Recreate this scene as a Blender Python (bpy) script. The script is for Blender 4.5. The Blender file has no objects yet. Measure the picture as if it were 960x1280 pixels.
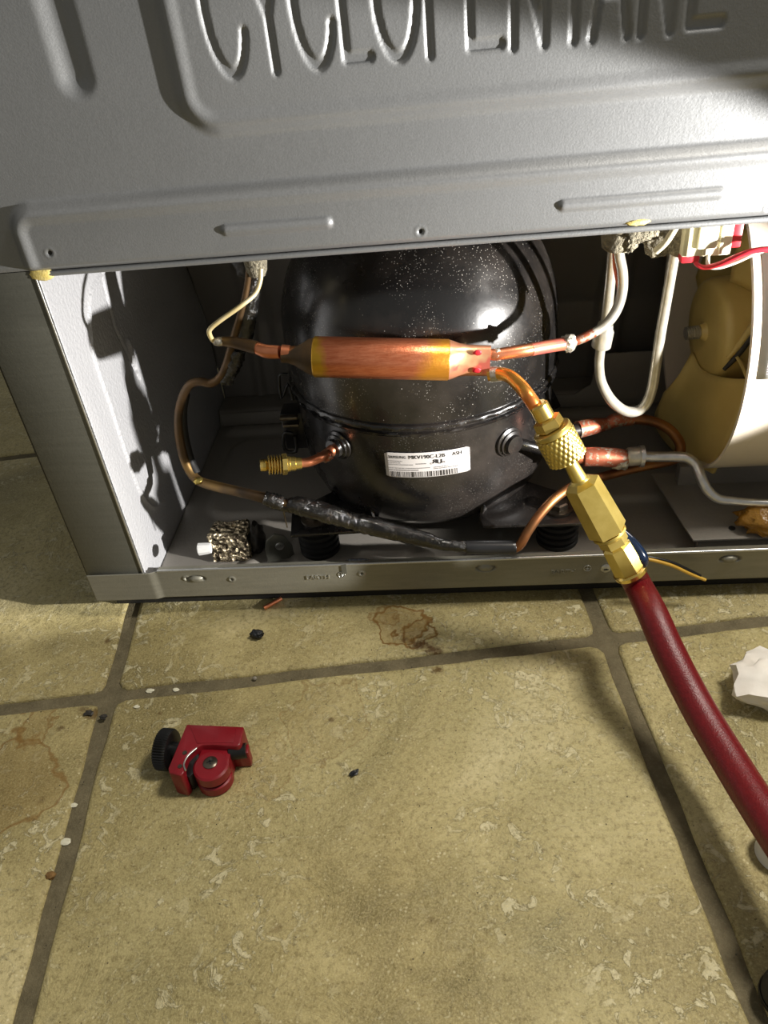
import bpy, bmesh, math, random
import numpy as np
from mathutils import Vector, Matrix
random.seed(7)
rng = np.random.RandomState(3)
SC = bpy.context.scene
COL = SC.collection

# ------------------------------------------------------------------ camera
CAM = np.array([0.0, -0.3768, 0.3582])
YAW, PITCH, ROLL = math.radians(7.15), math.radians(36.571), math.radians(-6.704)
def _rot():
    cy, sy = math.cos(YAW), math.sin(YAW)
    Rz = np.array([[cy, sy, 0], [-sy, cy, 0], [0, 0, 1]])
    B = np.array([[1, 0, 0], [0, 0, -1], [0, 1, 0]])
    cp, sp = math.cos(PITCH), math.sin(PITCH)
    Rx = np.array([[1, 0, 0], [0, cp, -sp], [0, sp, cp]])
    cr, sr = math.cos(ROLL), math.sin(ROLL)
    Rr = np.array([[cr, -sr, 0], [sr, cr, 0], [0, 0, 1]])
    return Rr @ Rx @ B @ Rz
RM = _rot()
FPX = 1000.0
cam = bpy.data.objects.new('camera', bpy.data.cameras.new('camera'))
COL.objects.link(cam)
cam.data.sensor_fit = 'VERTICAL'; cam.data.sensor_height = 36.0
cam.data.lens = 36.0 * FPX / 1280.0
cam.data.clip_start = 0.005; cam.data.clip_end = 50
M4 = Matrix.Identity(4)
for i in range(3):
    M4[i][0] = RM[0][i]; M4[i][1] = -RM[1][i]; M4[i][2] = -RM[2][i]; M4[i][3] = CAM[i]
cam.matrix_world = M4
SC.camera = cam

# ------------------------------------------------------------------ world, lights, exposure
W = bpy.data.worlds.new('world'); SC.world = W; W.use_nodes = True
W.node_tree.nodes['Background'].inputs[0].default_value = (0.82, 0.80, 0.73, 1)
W.node_tree.nodes['Background'].inputs[1].default_value = 0.27
def add_light(kind, name, loc, target, energy, color, **kw):
    l = bpy.data.lights.new(name, kind); o = bpy.data.objects.new(name, l); COL.objects.link(o)
    o.location = loc
    o.rotation_euler = (Vector(target) - Vector(loc)).to_track_quat('-Z', 'Y').to_euler()
    l.energy = energy; l.color = color
    for k, v in kw.items(): setattr(l, k, v)
    return o
# hand torch held low at the right of the opening, shining left into the bay
TL = Vector((0.38, -0.165, 0.185))
add_light('SPOT', 'hand_torch', TL, TL + Vector((-0.905, 0.425, -0.005)), 31.0, (1.0, 0.97, 0.93),
          spot_size=math.radians(40), spot_blend=0.14, shadow_soft_size=0.006)
# room lamp, up and to the right
add_light('AREA', 'room_lamp', (0.52, -0.065, 1.10), (0.0, -0.12, 0.0), 12.5, (1.0, 0.94, 0.84), shape='SQUARE', size=0.20)
SC.view_settings.view_transform = 'Standard'; SC.view_settings.look = 'None'
SC.view_settings.gamma = 1.0; SC.view_settings.use_curve_mapping = False
SC.view_settings.exposure = 0.0

# ------------------------------------------------------------------ picture point -> world point at a chosen real depth
def ray(px, py):
    return RM.T @ np.array([(px - 480) / FPX, (py - 640) / FPX, 1.0])
def at(px, py, Y=0.0):
    d = ray(px, py); return Vector(CAM + d * ((Y - CAM[1]) / d[1]))
def fl(px, py, z=0.0):
    d = ray(px, py); return Vector(CAM + d * ((z - CAM[2]) / d[2]))
def atx(px, py, X):
    d = ray(px, py); return Vector(CAM + d * ((X - CAM[0]) / d[0]))
def depth(p):
    return float((RM @ (np.array(p) - CAM))[2])

# ------------------------------------------------------------------ materials
def lin(c):
    return tuple((v / 12.92 if v <= 0.04045 else ((v + 0.055) / 1.055) ** 2.4) for v in c)
def rgb(r, g, b):
    return lin((r / 255, g / 255, b / 255)) + (1,)
class NT:
    def __init__(s, name):
        s.m = bpy.data.materials.new(name); s.m.use_nodes = True
        s.t = s.m.node_tree; s.b = s.t.nodes['Principled BSDF']; s.tc = s.t.nodes.new('ShaderNodeTexCoord')
    def link(s, a, b): s.t.links.new(a, b)
    def noise(s, scale, detail=4, rough=0.55, vec=None, dist=0.0):
        n = s.t.nodes.new('ShaderNodeTexNoise'); n.inputs['Scale'].default_value = scale
        n.inputs['Detail'].default_value = detail; n.inputs['Roughness'].default_value = rough
        n.inputs['Distortion'].default_value = dist
        s.link(vec or s.tc.outputs['Object'], n.inputs['Vector']); return n.outputs[0]
    def voro(s, scale, vec=None, feature='F1', out='Distance'):
        n = s.t.nodes.new('ShaderNodeTexVoronoi'); n.inputs['Scale'].default_value = scale; n.feature = feature
        s.link(vec or s.tc.outputs['Object'], n.inputs['Vector']); return n.outputs[out]
    def mapping(s, scale=(1, 1, 1), loc=(0, 0, 0), rot=(0, 0, 0)):
        n = s.t.nodes.new('ShaderNodeMapping'); n.inputs['Scale'].default_value = scale
        n.inputs['Location'].default_value = loc; n.inputs['Rotation'].default_value = rot
        s.link(s.tc.outputs['Object'], n.inputs['Vector']); return n.outputs[0]
    def ramp(s, fac, stops, interp='LINEAR'):
        n = s.t.nodes.new('ShaderNodeValToRGB'); n.color_ramp.interpolation = interp
        el = n.color_ramp.elements
        while len(el) < len(stops): el.new(0.5)
        for e, (p, c) in zip(el, stops):
            e.position = p; e.color = c if len(c) == 4 else tuple(c) + (1,)
        s.link(fac, n.inputs[0]); return n.outputs[0]
    def step(s, fac, lo, hi):
        n = s.t.nodes.new('ShaderNodeMapRange'); n.inputs[1].default_value = lo; n.inputs[2].default_value = hi
        n.inputs[3].default_value = 0; n.inputs[4].default_value = 1
        s.link(fac, n.inputs[0]); return n.outputs[0]
    def mix(s, fac, a, b):
        n = s.t.nodes.new('ShaderNodeMix'); n.data_type = 'RGBA'
        for v, i in ((fac, 0), (a, 6), (b, 7)):
            if hasattr(v, 'is_linked') or hasattr(v, 'links'): s.link(v, n.inputs[i])
            else: n.inputs[i].default_value = v
        return n.outputs[2]
    def math(s, op, a, b=0.0, c=0.0):
        n = s.t.nodes.new('ShaderNodeMath'); n.operation = op
        for i, v in enumerate((a, b, c)):
            if hasattr(v, 'links'): s.link(v, n.inputs[i])
            else: n.inputs[i].default_value = v
        return n.outputs[0]
    def vmath(s, op, a, b):
        n = s.t.nodes.new('ShaderNodeVectorMath'); n.operation = op
        for i, v in enumerate((a, b)):
            if hasattr(v, 'links'): s.link(v, n.inputs[i])
            else: n.inputs[i].default_value = v
        return n.outputs['Value'] if op in ('LENGTH', 'DISTANCE', 'DOT_PRODUCT') else n.outputs['Vector']
    def bump(s, h, strength=0.3, dist=0.001, normal=None):
        n = s.t.nodes.new('ShaderNodeBump'); n.inputs['Strength'].default_value = strength
        n.inputs['Distance'].default_value = dist; s.link(h, n.inputs['Height'])
        if normal is not None: s.link(normal, n.inputs['Normal'])
        s.link(n.outputs[0], s.b.inputs['Normal']); return n.outputs[0]
    def set(s, **kw):
        for k, v in kw.items():
            k = {'color': 'Base Color', 'rough': 'Roughness', 'metal': 'Metallic', 'spec': 'Specular IOR Level',
                 'coat': 'Coat Weight', 'coat_rough': 'Coat Roughness', 'trans': 'Transmission Weight', 'sheen': 'Sheen Weight',
                 'emit': 'Emission Color', 'emit_s': 'Emission Strength', 'sss': 'Subsurface Weight', 'alpha': 'Alpha'}.get(k, k)
            if hasattr(v, 'links'): s.link(v, s.b.inputs[k])
            else: s.b.inputs[k].default_value = v
        return s
MAT = {}
def simple(name, c1, c2, scale=60, rough=0.5, metal=0.0, bump=0.0, bscale=None, bdist=0.0004, **kw):
    n = NT(name); f = n.noise(scale)
    n.set(color=n.ramp(f, [(0.3, rgb(*c1)), (0.7, rgb(*c2))]), rough=rough, metal=metal, **kw)
    if bump: n.bump(n.noise(bscale or scale * 6, 3), bump, bdist)
    MAT[name] = n.m; return n

# galvanised sheet: fine grain, faint brushed streaks
def galv(name, c1, c2, metal=0.55, rough=0.48, grain=900, gb=0.25, streak=None, rust=None, peel=0):
    n = NT(name)
    g = n.noise(grain, 3, 0.6); big = n.noise(14, 4, 0.6)
    col = n.mix(n.math('MULTIPLY', n.math('ADD', g, big), 0.5), rgb(*c1), rgb(*c2))
    if streak:
        st = n.noise(1.0, 3, 0.6, vec=n.mapping(scale=streak))
        col = n.mix(n.math('MULTIPLY', n.step(st, 0.35, 0.75), 0.25), col, rgb(*[int(v * 1.15) for v in c2]))
    if rust:
        for (p, r, c, s_) in rust:
            d = n.vmath('DISTANCE', n.vmath('ADD', n.tc.outputs['Object'], (0, 0, 0)), tuple(p))
            d = n.math('ADD', d, n.math('MULTIPLY', n.math('SUBTRACT', n.noise(220, 3), 0.5), r * 1.3))
            k = n.step(d, r, r * 0.2)
            col = n.mix(n.math('MULTIPLY', k, s_), col, rgb(*c))
    n.set(color=col, rough=n.math('ADD', rough - 0.08, n.math('MULTIPLY', g, 0.16)), metal=metal)
    h = n.math('ADD', g, n.math('MULTIPLY', n.noise(260, 2), 0.8)) if not peel else n.math('ADD', n.math('MULTIPLY', g, 0.3), n.math('MULTIPLY', n.noise(peel, 2, 0.5), 2.2))
    n.bump(h, gb, 0.0004)
    MAT[name] = n.m
galv('panel_steel', (118, 120, 121), (150, 151, 152), gb=0.22, grain=1100, metal=0.5,
     rust=[((0.083, -0.002, 0.238), 0.012, (196, 150, 60), 0.75), ((0.083, -0.002, 0.262), 0.014, (150, 120, 90), 0.30)])
galv('wall_steel', (176, 177, 180), (206, 206, 208), metal=0.25, rough=0.5, gb=0.9, peel=420)
galv('rail_steel', (118, 116, 104), (146, 143, 130), gb=0.2, streak=(40, 40, 300))
galv('flange_steel', (88, 88, 80), (106, 105, 96), gb=0.2, streak=(30, 30, 600), metal=0.5)
galv('plate_steel', (128, 123, 116), (158, 153, 144), gb=0.3, metal=0.3, rough=0.5)
galv('bay_steel', (122, 118, 112), (148, 143, 136), gb=0.2, metal=0.3, rough=0.42)
galv('bright_steel', (178, 178, 176), (214, 214, 210), metal=0.9, rough=0.3, gb=0.1)
galv('shroud_steel', (196, 186, 170), (222, 212, 196), metal=0.2, rough=0.45, gb=0.15)
simple('cabinet_paint', (70, 72, 70), (84, 86, 84), 20, rough=0.4, metal=0.4)

def black_shell():
    n = NT('black_shell')
    sp = n.voro(760); sp2 = n.voro(260); msk = n.noise(24, 4, 0.65)
    d1 = n.math('MULTIPLY', n.step(sp, 0.22, 0.12), n.step(msk, 0.44, 0.62))
    d2 = n.math('MULTIPLY', n.step(sp2, 0.09, 0.05), n.step(n.noise(60, 2), 0.50, 0.62))
    sep = n.t.nodes.new('ShaderNodeSeparateXYZ'); n.link(n.tc.outputs['Object'], sep.inputs[0])
    dust = n.math('MULTIPLY', n.math('MAXIMUM', d1, d2), n.math('MAXIMUM', n.step(sep.outputs[2], 0.070, 0.095), 0.25))
    haze = n.math('MULTIPLY', n.step(n.noise(16, 5, 0.65), 0.45, 0.75), 0.5)
    col = n.mix(haze, rgb(19, 18, 18), rgb(66, 58, 52))
    col = n.mix(n.math('MULTIPLY', dust, 0.8), col, rgb(205, 200, 190))
    n.set(color=col, rough=n.math('ADD', 0.26, n.math('MULTIPLY', haze, 0.35)), spec=0.6, coat=0.35, coat_rough=0.18)
    n.bump(n.math('ADD', n.noise(120, 3), n.math('MULTIPLY', dust, 0.8)), 0.22, 0.0005)
    MAT['black_shell'] = n.m
black_shell()
simple('black_rubber', (18, 18, 18), (30, 29, 28), 80, rough=0.6, bump=0.2)
simple('black_plastic', (14, 14, 15), (24, 24, 25), 80, rough=0.32)
def tape():
    n = NT('black_tape'); nn = n.noise(240, 4, 0.7, dist=1.0); big = n.noise(60, 3)
    n.set(color=n.mix(n.step(nn, 0.55, 0.78), rgb(16, 15, 14), rgb(74, 66, 58)), rough=n.math('MULTIPLY', n.step(big, 0.2, 0.9), 0.55), coat=0.6, coat_rough=0.12)
    n.bump(n.math('ADD', nn, big), 0.8, 0.0016); MAT['black_tape'] = n.m
tape()
def copper(name, base, alt, gold, f1=60, rough=0.3, metal=0.9, solder=None):
    n = NT(name); a = n.noise(f1, 4, 0.6); b = n.noise(f1 * 0.35, 2)
    col = n.mix(n.step(a, 0.35, 0.7), rgb(*base), rgb(*alt))
    col = n.mix(n.step(b, 0.52, 0.66), col, rgb(*gold))
    if solder: col = n.mix(n.step(n.noise(f1 * 2.2, 4, 0.7), 0.52, 0.60), col, rgb(*solder))
    n.set(color=col, rough=n.math('ADD', rough, n.math('MULTIPLY', a, 0.15)), metal=metal)
    n.bump(n.noise(f1 * 8, 3), 0.15, 0.0003); MAT[name] = n.m
copper('copper_dull', (150, 98, 62), (110, 78, 50), (172, 120, 70), rough=0.35)
copper('copper_oxide', (98, 74, 46), (70, 58, 44), (132, 104, 56), rough=0.42, metal=0.6)
copper('copper_bright', (226, 148, 110), (206, 122, 84), (236, 170, 84), f1=90, rough=0.3)
copper('copper_gold', (236, 172, 84), (240, 186, 84), (228, 136, 72), f1=70, rough=0.22)
copper('copper_braze', (180, 104, 78), (150, 76, 52), (190, 140, 90), f1=130, rough=0.4, metal=0.7, solder=(170, 160, 140))
copper('copper_pink', (232, 122, 112), (226, 140, 96), (238, 110, 118), f1=80, rough=0.35, metal=0.6)
def drier_mat():
    # burnished copper can with heat-tinted golden ends and fine lengthwise brushing
    n = NT('drier_copper')
    st = n.noise(1.0, 3, 0.6, vec=n.mapping(scale=(120, 900, 900)))
    fine = n.noise(700, 2)
    col = n.mix(n.step(st, 0.3, 0.72), rgb(196, 108, 72), rgb(226, 142, 104))
    sep = n.t.nodes.new('ShaderNodeSeparateXYZ'); n.link(n.tc.outputs['Object'], sep.inputs[0])
    xx = n.math('ADD', sep.outputs[0], n.math('MULTIPLY', n.math('SUBTRACT', n.noise(90, 2), 0.5), 0.014))
    zz = n.math('MULTIPLY', sep.outputs[2], 0.7)
    endr = n.step(n.math('SUBTRACT', xx, zz), 0.018, 0.027)
    endl = n.step(xx, -0.026, -0.031)
    col = n.mix(n.math('MULTIPLY', endr, 0.9), col, rgb(238, 164, 56))
    col = n.mix(n.math('MULTIPLY', endl, 0.9), col, rgb(214, 170, 50))
    n.set(color=col, rough=n.math('ADD', 0.26, n.math('MULTIPLY', fine, 0.12)), metal=0.85)
    n.bump(n.math('ADD', st, fine), 0.25, 0.0003); MAT['drier_copper'] = n.m
drier_mat()
def neck_mat():
    n = NT('neck_copper')
    col = n.mix(n.math('MULTIPLY', n.step(n.noise(110, 2), 0.54, 0.64), 0.7), rgb(232, 160, 122), rgb(222, 96, 98))
    col = n.mix(n.step(n.noise(70, 2), 0.56, 0.66), col, rgb(246, 206, 160))
    n.set(color=col, rough=0.32, metal=0.7); n.bump(n.noise(300, 3), 0.2, 0.0004); MAT['neck_copper'] = n.m
neck_mat()
simple('brass', (222, 190, 100), (240, 212, 126), 90, rough=0.24, metal=0.95, bump=0.08, bscale=600)
simple('brass_dull', (184, 162, 84), (206, 184, 106), 90, rough=0.34, metal=0.9, bump=0.1, bscale=600)
simple('pipe_white', (188, 182, 166), (222, 218, 206), 120, rough=0.32, metal=0.65, bump=0.1)
simple('pipe_silver', (196, 196, 196), (228, 228, 226), 120, rough=0.28, metal=0.85, bump=0.06)
simple('solder', (160, 152, 138), (224, 220, 206), 260, rough=0.45, metal=0.7, bump=0.9, bscale=420, bdist=0.0012)
simple('cap_wire', (214, 190, 120), (236, 226, 196), 60, rough=0.35, metal=0.4)
simple('foam_grey', (104, 98, 82), (160, 152, 130), 420, rough=0.95, bump=1.0, bscale=700, bdist=0.003)
simple('foam_cream', (196, 190, 160), (216, 208, 180), 200, rough=0.85, bump=0.5)
simple('foam_yellow', (222, 196, 100), (240, 222, 150), 200, rough=0.8, bump=0.6)
simple('cream_plastic', (206, 200, 170), (222, 218, 194), 60, rough=0.35)
simple('red_plastic', (190, 34, 46), (206, 44, 54), 60, rough=0.4)
simple('red_wire', (206, 40, 56), (222, 52, 64), 60, rough=0.35)
simple('white_wire', (226, 218, 200), (238, 232, 216), 60, rough=0.4)
simple('yellow_wire', (196, 150, 50), (214, 172, 70), 80, rough=0.4)
simple('fan_plastic', (204, 178, 104), (220, 196, 122), 24, rough=0.33, sss=0.0)
simple('amber_tape', (150, 104, 34), (196, 146, 60), 160, rough=0.2, bump=0.8, bscale=200, bdist=0.002, trans=0.2)
simple('white_plastic', (214, 214, 212), (228, 228, 226), 60, rough=0.4)
simple('label_paper', (196, 190, 186), (208, 203, 199), 40, rough=0.5)
simple('ink', (34, 33, 34), (46, 44, 44), 40, rough=0.6)
simple('ink_grey', (112, 110, 110), (128, 126, 126), 40, rough=0.6)
simple('blue_enamel', (4, 8, 15), (9, 24, 46), 120, rough=0.1, coat=0.8)
simple('hose_red', (98, 12, 18), (114, 18, 24), 500, rough=0.36, bump=0.5, bscale=1400, bdist=0.0004)
simple('cutter_red', (116, 13, 24), (134, 20, 32), 60, rough=0.36, bump=0.12, bscale=500)
simple('cutter_black', (16, 16, 17), (28, 28, 28), 60, rough=0.38, metal=0.2)
simple('dark_steel', (92, 84, 74), (128, 120, 108), 150, rough=0.3, metal=0.9, bump=0.1)
simple('tissue', (222, 216, 206), (238, 234, 226), 60, rough=0.9, bump=0.3, bscale=300)
simple('charcoal', (12, 14, 18), (34, 36, 42), 400, rough=0.35, bump=1.0, bscale=500, bdist=0.001)
simple('crumb_brown', (112, 82, 42), (140, 106, 58), 400, rough=0.8, bump=0.6)
simple('flake_white', (206, 202, 176), (224, 220, 198), 400, rough=0.8, bump=0.5)
simple('grey_bead', (110, 104, 92), (140, 134, 120), 400, rough=0.5)
def foil():
    n = NT('butyl_foil'); v = n.voro(330, feature='F1'); c = n.noise(120, 3)
    n.set(color=n.mix(n.step(n.noise(260, 3, 0.7), 0.4, 0.6), rgb(66, 56, 44), rgb(226, 210, 176)), metal=0.8, rough=0.28)
    n.bump(n.math('ADD', v, n.noise(400, 3)), 1.0, 0.003); MAT['butyl_foil'] = n.m
foil()
simple('putty_dark', (30, 28, 26), (60, 56, 50), 300, rough=0.5, bump=0.6)

# floor stone and grout (object coordinates of the tiles are world coordinates)
def seg_ring(n, c, r, width, wob=0.02, wscale=22):
    d = n.vmath('DISTANCE', n.tc.outputs['Object'], tuple(c))
    d = n.math('ADD', d, n.math('MULTIPLY', n.math('SUBTRACT', n.noise(wscale, 3, 0.6), 0.5), wob * 2))
    e = n.math('ABSOLUTE', n.math('SUBTRACT', d, r))
    return n.step(e, width, width * 0.2), n.step(d, r, r * 0.85)
def tile_mat():
    n = NT('stone_tile')
    P = n.tc.outputs['Object']
    warp = n.noise(9, 3, 0.5)
    big = n.noise(7, 5, 0.62, dist=0.6)
    col = n.ramp(big, [(0.34, rgb(128, 116, 74)), (0.45, rgb(160, 146, 98)), (0.55, rgb(184, 170, 120)), (0.68, rgb(208, 194, 148))])
    green = n.step(n.noise(4.5, 3, 0.5), 0.45, 0.7)
    col = n.mix(n.math('MULTIPLY', green, 0.30), col, rgb(150, 152, 116))
    mid = n.noise(60, 5, 0.7)
    col = n.mix(n.math('MULTIPLY', n.step(mid, 0.52, 0.80), 0.35), col, rgb(112, 100, 58))
    # pale worn flakes, in drifts
    fl1 = n.noise(95, 6, 0.66, dist=1.2); patch = n.noise(11, 3, 0.6)
    flk = n.math('MULTIPLY', n.step(fl1, 0.555, 0.59), n.step(patch, 0.42, 0.56))
    fl2 = n.math('MULTIPLY', n.step(n.noise(34, 6, 0.7, dist=1.5), 0.63, 0.65), n.step(n.noise(8, 2), 0.50, 0.58))
    flk = n.math('MAXIMUM', flk, fl2)
    col = n.mix(n.math('MULTIPLY', flk, 0.6), col, rgb(222, 214, 178))
    gm = n.noise(330, 5, 0.75); col = n.mix(n.math('MULTIPLY', n.step(gm, 0.48, 0.64), 0.62), col, rgb(110, 96, 56))
    # fine grain and dark specks
    gr = n.noise(900, 3, 0.7)
    col = n.mix(n.math('MULTIPLY', n.step(gr, 0.45, 0.65), 0.40), col, rgb(206, 192, 140))
    mw = n.math('MULTIPLY', n.step(n.voro(420), 0.30, 0.18), n.step(n.noise(120, 3), 0.50, 0.62))
    col = n.mix(n.math('MULTIPLY', mw, 0.45), col, rgb(226, 216, 176))
    mk = n.math('MULTIPLY', n.step(n.voro(360), 0.22, 0.12), n.step(n.noise(70, 3), 0.55, 0.66))
    col = n.mix(n.math('MULTIPLY', mk, 0.5), col, rgb(96, 80, 44))
    spk = n.math('MULTIPLY', n.step(n.voro(170), 0.085, 0.05), n.step(n.noise(40, 2), 0.52, 0.6))
    col = n.mix(n.math('MULTIPLY', spk, 0.85), col, rgb(62, 50, 28))
    # brown water stains: outlines and the darker dried drops
    for (c, r, w, wob, ws, k) in STAINS:
        ring, fill = seg_ring(n, c, r, w, wob, ws)
        col = n.mix(n.math('MULTIPLY', ring, k), col, rgb(122, 88, 34))
        col = n.mix(n.math('MULTIPLY', fill, k * 0.34), col, rgb(140, 108, 50))
    for (c, r, k) in BLOTS:
        d = n.vmath('DISTANCE', P, tuple(c))
        d = n.math('ADD', d, n.math('MULTIPLY', n.math('SUBTRACT', n.noise(160, 4, 0.7), 0.5), r * 2.4))
        col = n.mix(n.math('MULTIPLY', n.step(d, r, r * 0.3), k), col, rgb(84, 58, 20))
    n.set(color=col, rough=n.math('ADD', 0.42, n.math('MULTIPLY', mid, 0.25)), spec=0.4)
    h = n.math('ADD', n.math('MULTIPLY', n.noise(30, 6, 0.65, dist=0.8), 2.2), n.math('ADD', n.math('MULTIPLY', gr, 0.25), n.math('MULTIPLY', flk, 0.35)))
    n.bump(h, 0.75, 0.0018)
    MAT['stone_tile'] = n.m
STAINS = [(fl(500, 782), 0.015, 0.0016, 0.024, 32, 0.95), (fl(522, 792), 0.010, 0.0018, 0.020, 50, 0.95), (fl(400, 900), 0.026, 0.0014, 0.036, 24, 0.35), (fl(330, 960), 0.016, 0.0016, 0.03, 30, 0.3),
          (fl(0, 985), 0.030, 0.0026, 0.034, 26, 0.7), (fl(45, 905), 0.012, 0.0022, 0.026, 50, 0.6), (fl(480, 770), 0.008, 0.0014, 0.016, 60, 0.6)]
BLOTS = [(fl(540, 812), 0.0075, 0.95), (fl(522, 806), 0.0060, 0.9), (fl(546, 838), 0.0040, 0.85), (fl(505, 800), 0.0035, 0.7), (fl(135, 801), 0.0028, 0.75), (fl(414, 900), 0.0022, 0.7),
         (fl(75, 911), 0.003, 0.6), (fl(52, 1000), 0.003, 0.45), (fl(345, 1160), 0.003, 0.45), (fl(540, 1150), 0.0035, 0.35), (fl(118, 890), 0.0065, 0.8), (fl(104, 886), 0.004, 0.6), (fl(200, 892), 0.0018, 0.6)]
tile_mat()
def grout_mat():
    n = NT('grout'); a = n.noise(60, 5, 0.7); b = n.noise(700, 3, 0.7)
    col = n.ramp(a, [(0.3, rgb(84, 76, 54)), (0.7, rgb(116, 106, 80))])
    col = n.mix(n.math('MULTIPLY', n.step(b, 0.5, 0.7), 0.3), col, rgb(140, 132, 104))
    n.set(color=col, rough=0.9); n.bump(n.math('ADD', a, b), 0.8, 0.001); MAT['grout'] = n.m
grout_mat()

# ------------------------------------------------------------------ mesh helpers
def link_mesh(name, me, mat, parent=None, smooth=True, label=None, mod=None):
    if mat: me.materials.append(MAT[mat] if isinstance(mat, str) else mat)
    if smooth:
        for p in me.polygons: p.use_smooth = True
    o = bpy.data.objects.new(name, me); COL.objects.link(o)
    if parent is not None:
        o.parent = parent
        l = abs_loc(parent)
        me.transform(Matrix.Translation(-l))
    if label: o['label'] = label
    return o
def abs_loc(o):
    l = Vector((0, 0, 0))
    while o is not None:
        l += Vector(o.location); o = o.parent
    return l
def auto(me, ang=35):
    bm = bmesh.new(); bm.from_mesh(me)
    for f in bm.faces: f.smooth = True
    for e in bm.edges:
        e.smooth = not (len(e.link_faces) == 2 and e.calc_face_angle(0) > math.radians(ang))
    bm.to_mesh(me); bm.free()
def root(name, label, cat, loc, group=None):
    o = bpy.data.objects.new(name, None); COL.objects.link(o); o.location = Vector(loc)
    o.empty_display_size = 0.01
    o['label'] = label; o['category'] = cat
    if group: o['group'] = group
    return o
def tag(o, label, cat, group=None):
    o['label'] = label; o['category'] = cat
    if group: o['group'] = group
    return o
def center_origin(o):
    """move a top-level mesh object's origin to the middle of its base"""
    me = o.data; co = np.empty(len(me.vertices) * 3); me.vertices.foreach_get('co', co); co = co.reshape(-1, 3)
    c = Vector(((co[:, 0].min() + co[:, 0].max()) / 2, (co[:, 1].min() + co[:, 1].max()) / 2, co[:, 2].min()))
    me.transform(Matrix.Translation(-c)); o.location = c
    return o
def catmull(P, k=6):
    P = [np.array(p, float) for p in P]
    if len(P) < 3 or k <= 1: return P
    Q = [2 * P[0] - P[1]] + P + [2 * P[-1] - P[-2]]; out = []
    for i in range(1, len(Q) - 2):
        p0, p1, p2, p3 = Q[i - 1:i + 3]
        for j in range(k):
            t = j / k
            out.append(0.5 * ((2 * p1) + (-p0 + p2) * t + (2 * p0 - 5 * p1 + 4 * p2 - p3) * t * t + (-p0 + 3 * p1 - 3 * p2 + p3) * t ** 3))
    out.append(P[-1]); return out
def frame_along(P):
    T = []
    for i in range(len(P)):
        a = P[max(i - 1, 0)]; b = P[min(i + 1, len(P) - 1)]; t = b - a; T.append(t / (np.linalg.norm(t) + 1e-12))
    up = np.array([0, 0, 1.0]) if abs(T[0][2]) < 0.9 else np.array([1.0, 0, 0])
    n = np.cross(T[0], up); n /= np.linalg.norm(n); F = []
    for t in T:
        n = n - t * np.dot(n, t); n /= np.linalg.norm(n) + 1e-12
        F.append((n.copy(), np.cross(t, n)))
    return T, F
def tube_data(pts, r, seg=16, k=6, jag=0.0, cap=True, sx=1.0):
    """pts: world points; r: radius or one radius per control point"""
    rr = [r] * len(pts) if np.isscalar(r) else list(r)
    Q = catmull([list(p) + [q] for p, q in zip(pts, rr)], k)
    P = [q[:3] for q in Q]; R_ = [max(q[3], 1e-5) for q in Q]
    T, F = frame_along(P); V = []; Fc = []
    for i, p in enumerate(P):
        a, b = F[i]
        for j in range(seg):
            th = 2 * math.pi * j / seg
            rad = R_[i] * (1 + jag * (rng.rand() - 0.5))
            V.append(p + (a * math.cos(th) * sx + b * math.sin(th)) * rad)
    for i in range(len(P) - 1):
        for j in range(seg):
            Fc.append((i * seg + j, i * seg + (j + 1) % seg, (i + 1) * seg + (j + 1) % seg, (i + 1) * seg + j))
    if cap:
        Fc.append(tuple(range(seg))[::-1]); n = len(P) - 1
        Fc.append(tuple(n * seg + j for j in range(seg)))
    return V, Fc
def mesh(name, V, F):
    me = bpy.data.meshes.new(name); me.from_pydata([tuple(v) for v in V], [], F); me.validate()
    bm = bmesh.new(); bm.from_mesh(me); bmesh.ops.recalc_face_normals(bm, faces=bm.faces); bm.to_mesh(me); bm.free(); return me
def tube(name, pts, r, mat, parent=None, seg=16, k=6, jag=0.0, label=None, sx=1.0):
    V, F = tube_data(pts, r, seg, k, jag, True, sx); me = mesh(name, V, F)
    o = link_mesh(name, me, mat, parent, label=label); auto(o.data, 50); return o
def ptube(name, plist, mat, parent=None, **kw):
    """plist: (px, py, Y, width in px)"""
    pts = [at(a, b, c) for a, b, c, w in plist]
    rs = [w * 0.5 * depth(p) / FPX for p, (a, b, c, w) in zip(pts, plist)]
    return tube(name, pts, rs, mat, parent, **kw)
def lathe(name, prof, p0, axis, mat, parent=None, seg=48, label=None, ang=30, fn=None, cap=True):
    """prof: (distance along axis, radius); fn(i,j,theta,r)->r"""
    ax = Vector(axis).normalized(); up = Vector((0, 0, 1)) if abs(ax.z) < 0.9 else Vector((1, 0, 0))
    a = ax.cross(up).normalized(); b = ax.cross(a); V = []; F = []
    for i, (d, r) in enumerate(prof):
        for j in range(seg):
            th = 2 * math.pi * j / seg; rr = fn(i, j, th, r) if fn else r
            V.append(Vector(p0) + ax * d + (a * math.cos(th) + b * math.sin(th)) * max(rr, 1e-6))
    n = len(prof)
    for i in range(n - 1):
        for j in range(seg):
            F.append((i * seg + j, i * seg + (j + 1) % seg, (i + 1) * seg + (j + 1) % seg, (i + 1) * seg + j))
    if cap:
        F.append(tuple(range(seg))[::-1]); F.append(tuple((n - 1) * seg + j for j in range(seg)))
    me = mesh(name, V, F); o = link_mesh(name, me, mat, parent, label=label); auto(o.data, ang); return o
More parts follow.
